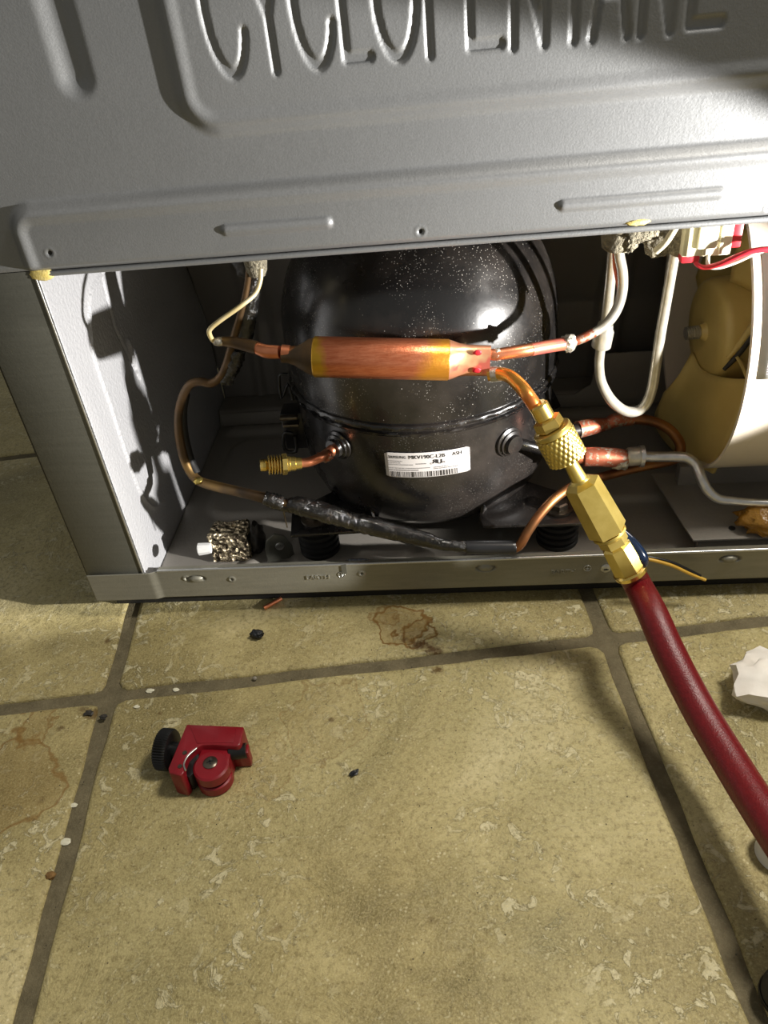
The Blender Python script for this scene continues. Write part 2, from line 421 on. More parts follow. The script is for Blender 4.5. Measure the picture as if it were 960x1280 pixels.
def box(name, lo, hi, mat, parent=None, bev=0.0, segs=2, label=None):
    bm = bmesh.new(); bmesh.ops.create_cube(bm, size=1)
    lo = Vector(lo); hi = Vector(hi)
    for v in bm.verts:
        v.co = Vector([(lo[i] + hi[i]) / 2 + v.co[i] * (hi[i] - lo[i]) for i in range(3)])
    if bev: bmesh.ops.bevel(bm, geom=bm.edges[:], offset=bev, segments=segs, affect='EDGES', profile=0.5)
    me = bpy.data.meshes.new(name); bm.to_mesh(me); bm.free()
    o = link_mesh(name, me, mat, parent, label=label); auto(o.data, 40); return o
def prism(name, outline, o0, ex, ey, ez, h0, h1, mat, parent=None, bev=0.0, segs=2, label=None, holes=None):
    """outline in (u,v); placed at o0 + u*ex + v*ey, extruded along ez from h0 to h1"""
    ex, ey, ez, o0 = Vector(ex), Vector(ey), Vector(ez), Vector(o0)
    bm = bmesh.new()
    vs = [bm.verts.new(o0 + ex * u + ey * v + ez * h0) for u, v in outline]
    f = bm.faces.new(vs)
    r = bmesh.ops.extrude_face_region(bm, geom=[f])
    bmesh.ops.translate(bm, verts=[e for e in r['geom'] if isinstance(e, bmesh.types.BMVert)], vec=ez * (h1 - h0))
    if bev: bmesh.ops.bevel(bm, geom=bm.edges[:], offset=bev, segments=segs, affect='EDGES', profile=0.5, clamp_overlap=True)
    bmesh.ops.recalc_face_normals(bm, faces=bm.faces)
    me = bpy.data.meshes.new(name); bm.to_mesh(me); bm.free()
    o = link_mesh(name, me, mat, parent, label=label); auto(o.data, 40); return o
def blob(name, c, size, mat, parent=None, sub=3, rough=0.25, freq=3.0, seed=0, rot=None, flat=False, label=None):
    from mathutils import noise as mn
    bm = bmesh.new(); bmesh.ops.create_icosphere(bm, subdivisions=sub, radius=1)
    for v in bm.verts:
        q = v.co.copy(); d = mn.noise(q * freq + Vector((seed * 7.1, seed * 3.3, 0))) + 0.5 * mn.noise(q * freq * 2.3 + Vector((0, seed * 5.0, 1)))
        v.co = q * (1 + rough * d)
        v.co = Vector((v.co.x * size[0], v.co.y * size[1], v.co.z * size[2]))
        if rot: v.co = rot @ v.co
        v.co += Vector(c)
    me = bpy.data.meshes.new(name); bm.to_mesh(me); bm.free()
    return link_mesh(name, me, mat, parent, smooth=not flat, label=label)
def text_tris(s, size=1.0, extrude=0.0, align='LEFT', sx=1.0):
    cu = bpy.data.curves.new('t', 'FONT'); cu.body = s; cu.size = size; cu.extrude = extrude; cu.align_x = align; cu.resolution_u = 3
    ob = bpy.data.objects.new('t', cu); COL.objects.link(ob)
    dg = bpy.context.evaluated_depsgraph_get(); dg.update()
    me = bpy.data.meshes.new_from_object(ob.evaluated_get(dg))
    bm = bmesh.new(); bm.from_mesh(me); bmesh.ops.triangulate(bm, faces=bm.faces[:])
    V = [(v.co.x * sx, v.co.y, v.co.z) for v in bm.verts]; F = [tuple(v.index for v in f.verts) for f in bm.faces]
    bm.free(); bpy.data.objects.remove(ob); bpy.data.curves.remove(cu); bpy.data.meshes.remove(me)
    return V, F

# relief sheets: a grid whose height is the sum of pressed features
def seg_dist(X, Z, a, b):
    ax, az = a; bx, bz = b; dx, dz = bx - ax, bz - az
    t = np.clip(((X - ax) * dx + (Z - az) * dz) / (dx * dx + dz * dz + 1e-15), 0, 1)
    return np.hypot(X - ax - t * dx, Z - az - t * dz)
def poly_dist(X, Z, pts):
    d = np.full(X.shape, 9.0)
    for a, b in zip(pts[:-1], pts[1:]):
        d = np.minimum(d, seg_dist(X, Z, a, b))
    return d
def smooth(d, lo, hi):
    t = np.clip((d - lo) / (hi - lo), 0, 1); return t * t * (3 - 2 * t)
def rrect(X, Z, x0, x1, z0, z1, r):
    cx, cz = (x0 + x1) / 2, (z0 + z1) / 2; hx, hz = (x1 - x0) / 2 - r, (z1 - z0) / 2 - r
    qx = np.abs(X - cx) - hx; qz = np.abs(Z - cz) - hz
    return np.hypot(np.maximum(qx, 0), np.maximum(qz, 0)) + np.minimum(np.maximum(qx, qz), 0) - r
def sheet(name, us, vs, fn, H, mat, parent, thick=0.0007, label=None, keep=None):
    """fn(U,V,H) -> arrays x,y,z ; H(U,V) relief; closed thickness by an offset copy of the border"""
    U, V_ = np.meshgrid(us, vs); h = H(U, V_); x, y, z = fn(U, V_, h)
    nu, nv = len(us), len(vs)
    co = np.stack([x, y, z], -1).reshape(-1, 3)
    idx = np.arange(nu * nv).reshape(nv, nu)
    q = np.stack([idx[:-1, :-1], idx[:-1, 1:], idx[1:, 1:], idx[1:, :-1]], -1).reshape(-1, 4)
    if keep is not None:
        um = (U[:-1, :-1] + U[1:, 1:]) / 2; vm = (V_[:-1, :-1] + V_[1:, 1:]) / 2
        q = q[keep(um, vm).reshape(-1)]
    me = bpy.data.meshes.new(name); me.from_pydata(co.tolist(), [], q.tolist()); me.update()
    o = link_mesh(name, me, mat, parent, label=label)
    m = o.modifiers.new('thickness', 'SOLIDIFY'); m.thickness = thick; m.offset = 0
    return o

# ================================================================== FLOOR
floor = box('floor', (-1.6, -1.2, -0.03), (1.4, 0.9, -0.0022), 'grout'); floor['kind'] = 'structure'
TY = math.radians(6.99)
tu = Vector((math.cos(TY), math.sin(TY), 0)); tv = Vector((-math.sin(TY), math.cos(TY), 0))
J0 = fl(136, 869); PITCH_T = 0.300; GAP = 0.0088
def tile(i, j):
    o0 = J0 + tu * (PITCH_T * i) + tv * (PITCH_T * j)
    s = PITCH_T; g = GAP / 2; r = 0.006; n = 14
    pts = []
    cs = [(g, g), (s - g, g), (s - g, s - g), (g, s - g)]
    for c in range(4):
        a, b = cs[c], cs[(c + 1) % 4]; dx, dy = (b[0] - a[0]), (b[1] - a[1]); L = math.hypot(dx, dy); dx /= L; dy /= L
        pa = (a[0] + dx * r, a[1] + dy * r)
        prev = cs[(c - 1) % 4]; px, py = (a[0] - prev[0]), (a[1] - prev[1]); l2 = math.hypot(px, py); px /= l2; py /= l2
        pts.append((a[0] - px * r * 0.3 + dx * r * 0.3, a[1] - py * r * 0.3 + dy * r * 0.3))
        for k in range(n + 1):
            t = k / n; w = (rng.rand() - 0.5) * 0.0014
            pts.append((pa[0] + dx * (L - 2 * r) * t - dy * w, pa[1] + dy * (L - 2 * r) * t + dx * w))
    bm = bmesh.new()
    def ringv(inset, z):
        out = []
        for (u, v) in pts:
            cu, cv = u - s / 2, v - s / 2; k = 1 - inset / (s / 2)
            p = o0 + tu * (s / 2 + cu * k) + tv * (s / 2 + cv * k); out.append(bm.verts.new((p.x, p.y, z)))
        return out
    rings = [ringv(0, -0.008), ringv(0, -0.0018), ringv(0.0010, -0.0006), ringv(0.003, 0.0)]
    for a, b in zip(rings[:-1], rings[1:]):
        m = len(a)
        for k in range(m): bm.faces.new((a[k], a[(k + 1) % m], b[(k + 1) % m], b[k]))
    bm.faces.new(rings[-1]); bm.faces.new(rings[0][::-1])
    bmesh.ops.recalc_face_normals(bm, faces=bm.faces)
    me = bpy.data.meshes.new('tile'); bm.to_mesh(me); bm.free()
    o = link_mesh('tile', me, 'stone_tile', floor, smooth=False); auto(o.data, 60)
for j in (-1, 0, 1, -2):
    for i in (-2, -1, 0, 1, 2):
        tile(i, j)

# ================================================================== REFRIGERATOR
FL, FR = -0.2435, 0.42           # cabinet sides
OL, OT = -0.2057, 0.2325         # opening left edge, opening top
RT, RB = 0.0375, 0.015           # rail top and bottom
fridge = root('refrigerator', 'big grey steel refrigerator seen from behind with its compressor bay open', 'refrigerator', (0.09, 0.35, 0.0))
# pressed back panel
def px2(px, py): p = at(px, py, 0); return (p.x, p.z)
letters = []
LB = 0.3110; LH = 0.046; LA = 0.70     # letter base, letter height, squeeze for stroke width
def lx(px, py): return at(px, py, 0).x
def arc(cx, rx, t0, t1, a0, a1, n=14):
    tc, rt = (t0 + t1) / 2, (t1 - t0) / 2
    return [(cx + rx * math.cos(math.radians(a0 + (a1 - a0) * k / n)), LB + LH * (tc + rt * math.sin(math.radians(a0 + (a1 - a0) * k / n)))) for k in range(n + 1)]
def LT(x, t): return (x, LB + LH * t)
c1, c2, oo = lx(288, 92), lx(396, 84), lx(497, 75)
for cx in (c1, c2): letters.append(arc(cx, 0.0078, 0, 1, 12, 48, 4) if False else arc(cx, 0.0078, 0, 1, -22, -338, 26))
yx = lx(341, 86); letters += [[LT(yx, 0), LT(yx, 0.42)], [LT(yx - 0.0075, 1), LT(yx, 0.42), LT(yx + 0.0075, 1)]]
l_ = lx(431, 78); letters += [[LT(l_, 1), LT(l_, 0.03), LT(l_ + 0.010, 0.03)]]
letters.append(arc(oo, 0.0082, 0, 1, 0, 360, 30))
p_ = lx(536, 68); letters += [[LT(p_, 0), LT(p_, 1), LT(p_ + 0.007, 1), LT(p_ + 0.0105, 0.86), LT(p_ + 0.0105, 0.66), LT(p_ + 0.007, 0.5), LT(p_, 0.5)]]
e_ = lx(587, 62); letters += [[LT(e_ + 0.0125, 1), LT(e_, 1), LT(e_, 0.03), LT(e_ + 0.0125, 0.03)], [LT(e_, 0.52), LT(e_ + 0.011, 0.52)]]
n_ = lx(641, 60); n2 = lx(680, 56); letters += [[LT(n_, 0), LT(n_, 1), LT(n2, 0), LT(n2, 1)]]
t_ = lx(717, 53); letters += [[LT(t_, 0), LT(t_, 1)], [LT(t_ - 0.008, 1), LT(t_ + 0.008, 1)]]
a1_, a2_ = lx(740, 51), lx(784, 47); am = (a1_ + a2_) / 2; letters += [[LT(a1_, 0), LT(am, 1), LT(a2_, 0)], [LT(a1_ + 0.003, 0.33), LT(a2_ - 0.003, 0.33)]]
n_ = lx(801, 46); n2 = lx(838, 43); letters += [[LT(n_, 0), LT(n_, 1), LT(n2, 0), LT(n2, 1)]]
e_ = lx(862, 40); letters += [[LT(e_ + 0.0125, 1), LT(e_, 1), LT(e_, 0.03), LT(e_ + 0.0125, 0.03)], [LT(e_, 0.5), LT(e_ + 0.011, 0.5)]]
letters = [[(x * 0.9775 + 0.0005, LB + (z - LB) * LA) for x, z in L] for L in letters]
PZ1 = 0.395
def panel_h(X, Z):
    h = np.zeros_like(X)
    # raised plateau carrying the lettering
    x0 = lx(213, 60); zb = at(560, 136, 0).z
    d = rrect(X, Z, x0, FR + 0.2, zb, PZ1 + 0.3, 0.016)
    h += 0.0030 * (1 - smooth(d, -0.0035, 0.0035)) + 0.0009 * (1 - smooth(np.abs(d + 0.004), 0.0, 0.005))
    # letters pressed into it
    Zs = LB + (Z - LB) * LA; dl = np.full(X.shape, 9.0)
    box_ = (X > -0.12) & (X < 0.14) & (Z > LB - 0.01)
    xs, zs = X[box_], Zs[box_]; dd = np.full(xs.shape, 9.0)
    for L in letters: dd = np.minimum(dd, poly_dist(xs, zs, L))
    dl[box_] = dd
    h -= 0.0013 * (1 - smooth(dl, 0.0012, 0.0020))
    # long raised flange along the bottom, curling down at its left end
    zl = at(480, 219, 0).z; xl = lx(22, 290)
    d2 = rrect(X, Z, xl, FR + 0.2, 0.15, zl, 0.012)
    h += 0.0034 * (1 - smooth(d2, -0.003, 0.003)) + 0.0016 * (1 - smooth(np.abs(d2 + 0.0035), 0.0, 0.0050))
    # vertical pressed channel at upper left
    cx = lx(85, 60); zc = at(100, 95, 0).z
    d3 = seg_dist(X, Z, (cx, zc), (cx, PZ1 + .1))
    h -= 0.0030 * (1 - smooth(d3, 0.0010, 0.0100))
    # two long pips on the flange
    for (a, b) in (((286, 285), (410, 273)), ((703, 250), (896, 240))):
        A, B = px2(*a), px2(*b); zc = (A[1] + B[1]) / 2
        d4 = seg_dist(X, Z, (A[0], zc), (B[0], zc)); h += 0.0017 * (1 - smooth(d4, 0.0008, 0.0030))
    # dimpled screw holes
    for q in ((67, 312), (526, 285), (958, 257)):
        c = px2(*q); d5 = np.hypot(X - c[0], Z - c[1]); h -= 0.0016 * (1 - smooth(d5, 0.0004, 0.0018)); h += 0.0003 * (1 - smooth(np.abs(d5 - 0.0021), 0.0, 0.0008))
    # slight oil-canning of the thin sheet
    h += 0.0005 * np.sin(X * 23 + 1.0) * np.sin(Z * 31)
    h *= smooth(Z, 0.2345, 0.2375) * 0.999 + 0.001
    return h
PZ0 = 0.2348
us = np.concatenate([np.arange(-0.2435, 0.165, 0.00078), np.linspace(0.166, FR, 30)])
vs = np.arange(PZ0, PZ1, 0.00078)
sheet('back_panel', us, vs, lambda U, V, h: (U, -0.0012 - h, V), panel_h, 'panel_steel', fridge,
      label='grey pressed steel back panel with CYCLOPENTANE embossed across it')
box('upper_cabinet', (FL, -0.0035, PZ1 - 0.0005), (FR, 0.62, 1.72), 'cabinet_paint', fridge, bev=0.003)
# dark hole punched in each dimple
for q in ((67, 312), (526, 285)):
    c = at(q[0], q[1], 0)
    lathe('screw_hole', [(0, 0.0011), (0.0006, 0.0011)], c + Vector((0, -0.0045, 0)), (0, 1, 0), 'black_rubber', fridge, seg=16)
lathe('screw_hole', [(0, 0.0019), (0.0006, 0.0019)], at(958, 257, 0) + Vector((0, -0.0023, 0)), (0, 1, 0), 'black_rubber', fridge, seg=16)
# insulated body behind the panel (sides, and roof over the bay)
box('side_panel', (FL, 0.0, RB), (FL + 0.006, 0.62, PZ1), 'cabinet_paint', fridge)
box('side_panel', (FR - 0.006, 0.0, RB), (FR, 0.62, PZ1), 'cabinet_paint', fridge)
box('cabinet_floor', (FL + 0.006, 0.27, 0.12), (FR - 0.006, 0.62, PZ1 - 0.0006), 'cabinet_paint', fridge)
# corner upright beside the opening and the folded lip above it
box('corner_upright', (FL, -0.0006, RB + 0.003), (OL - 0.0008, 0.004, PZ0 - 0.0006), 'flange_steel', fridge, bev=0.0005)
tube('bright_edge', [(OL - 0.0006, -0.0007, 0.034), (OL - 0.0006, -0.0007, PZ0 - 0.001)], 0.0007, 'bright_steel', fridge, seg=8)
tube('side_edge', [(FL - 0.0002, 0.001, RB), (FL - 0.0002, 0.001, PZ0)], 0.0012, 'black_plastic', fridge, seg=8)
box('opening_lip', (OL, 0.0002, OT - 0.0012), (FR - 0.006, 0.004, PZ0 - 0.0016), 'flange_steel', fridge, bev=0.0008)
tube('lip_roll', [(OL + 0.001, -0.0002, OT), (FR - 0.01, -0.0002, OT)], 0.0016, 'panel_steel', fridge, seg=12)
box('gap_strip', (OL - 0.001, 0.0006, PZ0 - 0.0020), (FR - 0.006, 0.0026, PZ0 + 0.0016), 'black_rubber', fridge)
blob('foam_dab', (OL + 0.003, -0.0003, PZ0 - 0.0022), (0.0066, 0.0020, 0.0034), 'foam_yellow', fridge, seed=2)
blob('foam_dab', at(797, 277, -0.004), (0.006, 0.002, 0.0016), 'foam_yellow', fridge, seed=5)
# bay side wall with a pressed bead
bead = [(lambda p: (p.y, p.z))(atx(a, b, OL)) for a, b in ((134, 330), (120, 352), (112, 372), (112, 410), (118, 450), (135, 500), (158, 570), (175, 615), (190, 634), (204, 628))]
bead = [tuple(p) for p in catmull(bead, 5)]
shadow_groove = [(lambda p: (p.y, p.z))(atx(a, b, OL)) for a, b in ((124, 335), (143, 410), (174, 474))]  # suction pipe's cast shadow line, put into the sheet as a shallow groove
def wall_h(Yv, Z):
    h = 0.0013 * (1 - smooth(poly_dist(Yv, Z, bead), 0.0002, 0.0022))
    h -= 0.0011 * (1 - smooth(poly_dist(Yv, Z, shadow_groove), 0.0002, 0.0016))
    A = (lambda p: (p.y, p.z))(atx(160, 428, OL)); B = (lambda p: (p.y, p.z))(atx(170, 462, OL))
    h += 0.0014 * (1 - smooth(seg_dist(Yv, Z, A, B), 0.0004, 0.0030))
    return h
sheet('bay_side_wall', np.arange(0.0004, 0.236, 0.0009), np.arange(0.0205, 0.2325, 0.0009), lambda U, V, h: (OL + h, U, V), wall_h, 'wall_steel', fridge,
      label='pale bare steel side wall of the bay with a pressed bead')
# rear wall of the bay: upright skirt, then leaning forward, with shallow folds
def bayrear(U, V, h):
    y = np.where(V < 0.10, 0.236, 0.236 - (V - 0.10) * 0.30)
    return U, y - h, V
def bayrear_h(X, Z):
    h = np.zeros_like(X)
    for c in (-0.165, -0.145, 0.118, 0.132):
        h += 0.003 * (1 - smooth(np.abs(X - c - 0.06 * (Z - 0.15)), 0.001, 0.006))
    h += 0.006 * smooth(np.sin(X * 40), 0.2, 0.9) * (Z > 0.0)
    return h
sheet('bay_rear_wall', np.arange(OL + 0.001, 0.405, 0.0022), np.arange(0.0205, 0.262, 0.003), bayrear, bayrear_h, 'bay_steel', fridge)
sheet('bay_roof', np.array([OL + 0.001, 0.405]), np.array([0.003, 0.19]), lambda U, V, h: (U, V, 0.2365 + (V - 0.003) * 0.13), lambda U, V: U * 0, 'bay_steel', fridge)
box('bay_side_wall', (0.398, 0.004, 0.0205), (0.401, 0.236, 0.234), 'bay_steel', fridge)
# base plate with pressed platforms
def plate_h(X, Yv):
    h = np.zeros_like(X)
    for (x0, x1, y0, y1) in ((-0.118, -0.035, 0.006, 0.052), (0.020, 0.098, 0.006, 0.052)):
        h += 0.0045 * (1 - smooth(rrect(X, Yv, x0, x1, y0, y1, 0.012), -0.006, 0.002))
    h += 0.004 * (1 - smooth(np.abs(Yv - 0.195), 0.002, 0.010)) * smooth(X, -0.2, -0.19)
    h += 0.0030 * (1 - smooth(rrect(X, Yv, -0.19, 0.40, 0.070, 0.182, 0.02), -0.008, 0.0))
    h += 0.012 * smooth(Yv, 0.205, 0.212)
    h += 0.0020 * (1 - smooth(seg_dist(X, Yv, (-0.150, 0.012), (-0.128, 0.045)), 0.001, 0.006))
    return h
sheet('base_plate', np.arange(OL + 0.001, 0.40, 0.0015), np.arange(0.003, 0.235, 0.0015), lambda U, V, h: (U, V, 0.0215 + h), plate_h, 'plate_steel', fridge)
# slotted stiffener behind the compressor
rearp = [(-0.20, 0.0), (0.30, 0.0), (0.30, 0.046), (0.115, 0.046), (0.108, 0.040), (0.104, 0.020), (0.092, 0.012), (0.02, 0.012), (-0.03, 0.012), (-0.08, 0.012), (-0.20, 0.012)]
prism('rear_stiffener', rearp, (0, 0.200, 0.0245), (1, 0, 0), (0, 0, 1), (0, 1, 0), 0.0, 0.002, 'plate_steel', fridge, bev=0.0004)
# base rail: folded strip, a stepped joint at its left end
galv_rail = 'rail_steel'
jx = at(195, 720, 0).x
def rail_h(X, Z):
    h = np.zeros_like(X)
    h += 0.0016 * (1 - smooth(X, jx - 0.004, jx + 0.002))
    for q, rr in (((290, 723), 0.0008), ((452, 716), 0.0008), ((233, 722), 0.0010)):
        c = px2(*q); d = np.hypot(X - c[0], Z - c[1]); h += 0.0007 * (1 - smooth(np.abs(d - 0.0016), 0, 0.0009)); h -= 0.0018 * (1 - smooth(d, rr * 0.6, rr * 1.5))
    for q, flip in (((245, 723), 1), ((607, 709), -1), ((912, 698), 1)):
        c = px2(*q); u = X - c[0]; v = Z - c[1]
        d = np.hypot(u / 1.9, v); h -= 0.0018 * (1 - smooth(np.abs(np.hypot(u / 1.8, v * 1.2) - 0.0030), 0.0, 0.0009)) * (v * flip > -0.0015)
        h += 0.0014 * (1 - smooth(d, 0.0010, 0.0028))
    return h
for nm in ('base_rail',):
    sheet(nm, np.concatenate([np.arange(FL, 0.175, 0.00062), np.linspace(0.176, FR, 20)]), np.arange(RB, RT, 0.00055),
          lambda U, V, h: (U, -0.0004 - h, V), rail_h, 'rail_steel', fridge, label='grey steel base rail stamped EARTH')
tube('rail_top_edge', [(jx + 0.002, -0.0004, RT - 0.0002), (FR, -0.0004, RT - 0.0002)], 0.0010, 'bright_steel', fridge, seg=10)
box('rail_flange', (jx + 0.002, 0.0, RT - 0.0012), (FR, 0.004, RT - 0.0004), 'rail_steel', fridge)
box('rail_bottom', (FL, 0.0, RB), (FR, 0.03, RB + 0.0012), 'rail_steel', fridge)
box('under_skirt', (FL + 0.006, 0.010, 0.0008), (FR - 0.006, 0.014, RB), 'black_rubber', fridge)
def stamp(s, q, size, parent, sxx=1.0):
    c = at(q[0], q[1], 0); V, F = text_tris(s, size, 0.00035, sx=sxx)
    V = [(c.x + v[0], -0.0010 - v[2], c.z + v[1]) for v in V]
    return link_mesh('stamped_letters', mesh('stamp', V, F), 'bright_steel', parent, smooth=False, label='word EARTH stamped in the rail')
def earth_mark(q):
    p = at(q[0], q[1], 0); r = 0.0022
    V, F = tube_data([(p.x + r * math.cos(a), -0.0010, p.z + r * math.sin(a)) for a in np.linspace(0, 2 * math.pi, 17)], 0.00022, 6, 1)
    for k, w in enumerate((0.0024, 0.0016, 0.0008)):
        v2, f2 = tube_data([(p.x - w / 2, -0.0010, p.z - 0.0002 - 0.0006 * k), (p.x + w / 2, -0.0010, p.z - 0.0002 - 0.0006 * k)], 0.00018, 6, 1)
        F += [tuple(i + len(V) for i in f) for f in f2]; V += v2
    v2, f2 = tube_data([(p.x, -0.0010, p.z - 0.0002), (p.x, -0.0010, p.z + 0.0018)], 0.00018, 6, 1)
    F += [tuple(i + len(V) for i in f) for f in f2]; V += v2
    link_mesh('earth_symbol', mesh('sym', V, F), 'bright_steel', fridge)
stamp('EARTH', (383, 723), 0.0044, fridge, 1.12); earth_mark((427, 717))
stamp('EARTH', (688, 716), 0.0044, fridge, 1.12).data.materials[0] = MAT['rail_steel']; earth_mark((734, 709))
s0 = at(757, 709, 0)
scr = lathe('rail_screw', [(0, 0.0032), (0.0006, 0.0032), (0.0012, 0.0022), (0.0014, 0.0008), (0.0009, 0.0006)], s0 + Vector((0, -0.0008, 0)), (0, -1, 0), 'bright_steel', fridge, seg=24)
link_mesh('screw_slot', (lambda: (lambda b: b)(mesh('x', [s0 + Vector((a, -0.0025, b)) for a, b in ((-.0014, -.0003), (.0014, -.0003), (.0014, .0003), (-.0014, .0003))] + [s0 + Vector((a, -0.0018, b)) for a, b in ((-.0014, -.0003), (.0014, -.0003), (.0014, .0003), (-.0014, .0003))], [(0, 1, 2, 3), (4, 7, 6, 5), (0, 4, 5, 1), (1, 5, 6, 2), (2, 6, 7, 3), (3, 7, 4, 0)])))(), 'black_rubber', scr, smooth=False)
# tongue of steel and the black burr above the left EARTH
tongue = prism('bent_tongue', [(0, 0), (0.0032, 0.0005), (0.0034, 0.008), (0.0002, 0.0078)], at(431, 716, 0) + Vector((-0.0016, 0, 0)), (1, 0, 0), (0, 0, 1), (0, -1, 0), 0.0008, 0.0014, 'flange_steel', fridge)
blob('burr', at(447, 700, -0.001), (0.0075, 0.0009, 0.0010), 'charcoal', fridge, seed=3)

# ================================================================== COMPRESSOR
CX, CY = -0.0235, 0.100
comp = root('compressor', 'black domed refrigerator compressor in the middle of the open bay', 'compressor', (CX, CY, 0.037))
def dome_prof():
    pr = [(0.1235, 0.0800), (0.1235, 0.0852), (0.140, 0.0862), (0.156, 0.0858)]
    for k in range(1, 15):
        a = math.pi / 2 * k / 14; pr.append((0.156 + 0.070 * math.sin(a) ** 1.05, 0.0858 * max(math.cos(a), 0.0) ** 0.62))
    return pr
lathe('dome_shell', [(z - 0.0, r) for z, r in dome_prof()], (CX, CY, 0), (0, 0, 1), 'black_shell', comp, seg=96, ang=60)
low = [(0.037, 0.030), (0.038, 0.056), (0.042, 0.068), (0.051, 0.0768), (0.064, 0.0818), (0.082, 0.0835), (0.116, 0.0840), (0.1215, 0.0840), (0.1225, 0.080)]
lathe('lower_shell', low, (CX, CY, 0), (0, 0, 1), 'black_shell', comp, seg=96, ang=60)
lathe('weld_seam', [(0.1175, 0.0835), (0.1190, 0.0866), (0.1205, 0.0868), (0.1212, 0.0850), (0.1222, 0.0850), (0.1232, 0.0872), (0.1250, 0.0872), (0.1262, 0.0862)],
      (CX, CY, 0), (0, 0, 1), 'black_shell', comp, seg=160, ang=60, fn=lambda i, j, th, r: r + 0.0005 * math.sin(j * 1.7 + i) * (i in (2, 5, 6)))
# pressed crease on the right shoulder of the dome
def cyl(theta, z, r): return Vector((CX + r * math.sin(theta), CY - r * math.cos(theta), z))
# sticker
def label_pt(u, v, off=0.0):
    """u 0..1 across, v 0..1 up"""
    th = -0.262 + 0.60 * u; return cyl(th, 0.0895 + 0.0172 * v + 0.0, 0.0842 + off)
V = []; F = []; nu = 24
for k in range(nu + 1):
    for v in (0.0, 0.04, 0.96, 1.0):
        u = k / nu; uu = u
        vv = v
        if u < 0.02 or u > 0.98: vv = 0.5 + (v - 0.5) * 0.90
        V.append(label_pt(uu, vv, 0.0003))
for k in range(nu):
    for j in range(3): F.append((k * 4 + j, (k + 1) * 4 + j, (k + 1) * 4 + j + 1, k * 4 + j + 1))
lab = link_mesh('sticker', mesh('sticker', V, F), 'label_paper', comp, label='white compressor rating sticker reading SAMSUNG MKV190C-L2B ASH'); m_ = lab.modifiers.new('t', 'SOLIDIFY'); m_.thickness = 0.0002
LWd, LHd = 0.60 * 0.0842, 0.0172
def print_on(s, u, v, h, mat, sxx=1.0, bold=0.0, mirror=False):
    V, F = text_tris(s, h * LHd * 1.35, 0, sx=sxx)
    if mirror: w = max(a[0] for a in V); V = [(w - a[0], a[1], a[2]) for a in V]
    out = [label_pt(u + a[0] / LWd, v + a[1] / LHd, 0.0007) for a in V]; return out, F
def merge(lists):
    V = []; F = []
    for v, f in lists: F += [tuple(i + len(V) for i in q) for q in f]; V += v
    return V, F
def rect(u0, u1, v0, v1): return [label_pt(u0, v0, 0.0007), label_pt(u1, v0, 0.0007), label_pt(u1, v1, 0.0007), label_pt(u0, v1, 0.0007)], [(0, 1, 2, 3)]
big = merge([*[print_on('MKV190C-L2B', 0.285 + q, 0.77, 0.15, 'ink', 1.0) for q in (0, 0.0025)], *[print_on('ASH', 0.79 + q, 0.775, 0.135, 'ink', 1.0) for q in (0, 0.003)], *[print_on('SAMSUNG', 0.045 + q, 0.785, 0.115, 'ink', 0.88) for q in (0, 0.0025)]])
link_mesh('model_print', mesh('p', *big), 'ink', lab, smooth=False)
ul = merge([*[print_on('U', 0.605 + q, 0.52, 0.19, 'ink', 1.0) for q in (0, .004, .008)], print_on('R', 0.551, 0.55, 0.17, 'ink', 1.25, mirror=True), print_on('R', 0.555, 0.55, 0.17, 'ink', 1.25, mirror=True), print_on('R', 0.559, 0.55, 0.17, 'ink', 1.25, mirror=True), print_on('c', 0.53, 0.52, 0.10, 'ink'), print_on('us', 0.665, 0.54, 0.10, 'ink')])
link_mesh('approval_mark', mesh('p', *ul), 'ink', lab, smooth=False)
lines = []
for (u0, u1, v, h, nn) in ((0.04, 0.22, 0.66, 0.03, 9), (0.04, 0.19, 0.585, 0.03, 8), (0.04, 0.34, 0.515, 0.03, 16), (0.37, 0.49, 0.545, 0.035, 6), (0.04, 0.53, 0.375, 0.03, 26), (0.57, 0.75, 0.375, 0.03, 9), (0.57, 0.86, 0.315, 0.03, 14), (0.04, 0.40, 0.285, 0.045, 18)):
    for k in range(nn):
        w = (u1 - u0) / nn; lines.append(rect(u0 + w * k, u0 + w * (k + rng.uniform(0.45, 0.8)), v, v + h))
link_mesh('small_print', mesh('p', *merge(lines)), 'ink_grey', lab, smooth=False)
bars = []; u = 0.06
while u < 0.84:
    w = random.choice((0.003, 0.004, 0.007, 0.010)); bars.append(rect(u, u + w, 0.03, 0.245)); u += w + random.choice((0.005, 0.006, 0.010, 0.014))
link_mesh('barcode', mesh('p', *merge(bars)), 'ink', lab, smooth=False)
# tube sockets welded in the lower shell
def surf(px, py, R=0.084):
    d = ray(px, py); a = d[0] ** 2 + d[1] ** 2; ox, oy = CAM[0] - CX, CAM[1] - CY
    b = 2 * (ox * d[0] + oy * d[1]); c = ox * ox + oy * oy - R * R; t = (-b - math.sqrt(max(b * b - 4 * a * c, 0))) / (2 * a)
    return Vector(CAM + d * t)
SL = surf(424, 556); nL = Vector((SL.x - CX, SL.y - CY, 0)).normalized()
SR = surf(636, 552); nR = Vector((SR.x - CX, SR.y - CY, 0)).normalized()
for S_, n_ in ((SL, nL), (SR, nR)):
    lathe('tube_socket', [(-0.003, 0.0098), (0.001, 0.0094), (0.0018, 0.0078), (0.0030, 0.0078), (0.0036, 0.0060), (0.0060, 0.0058), (0.0062, 0.0040)], S_, n_, 'black_shell', comp, seg=32)
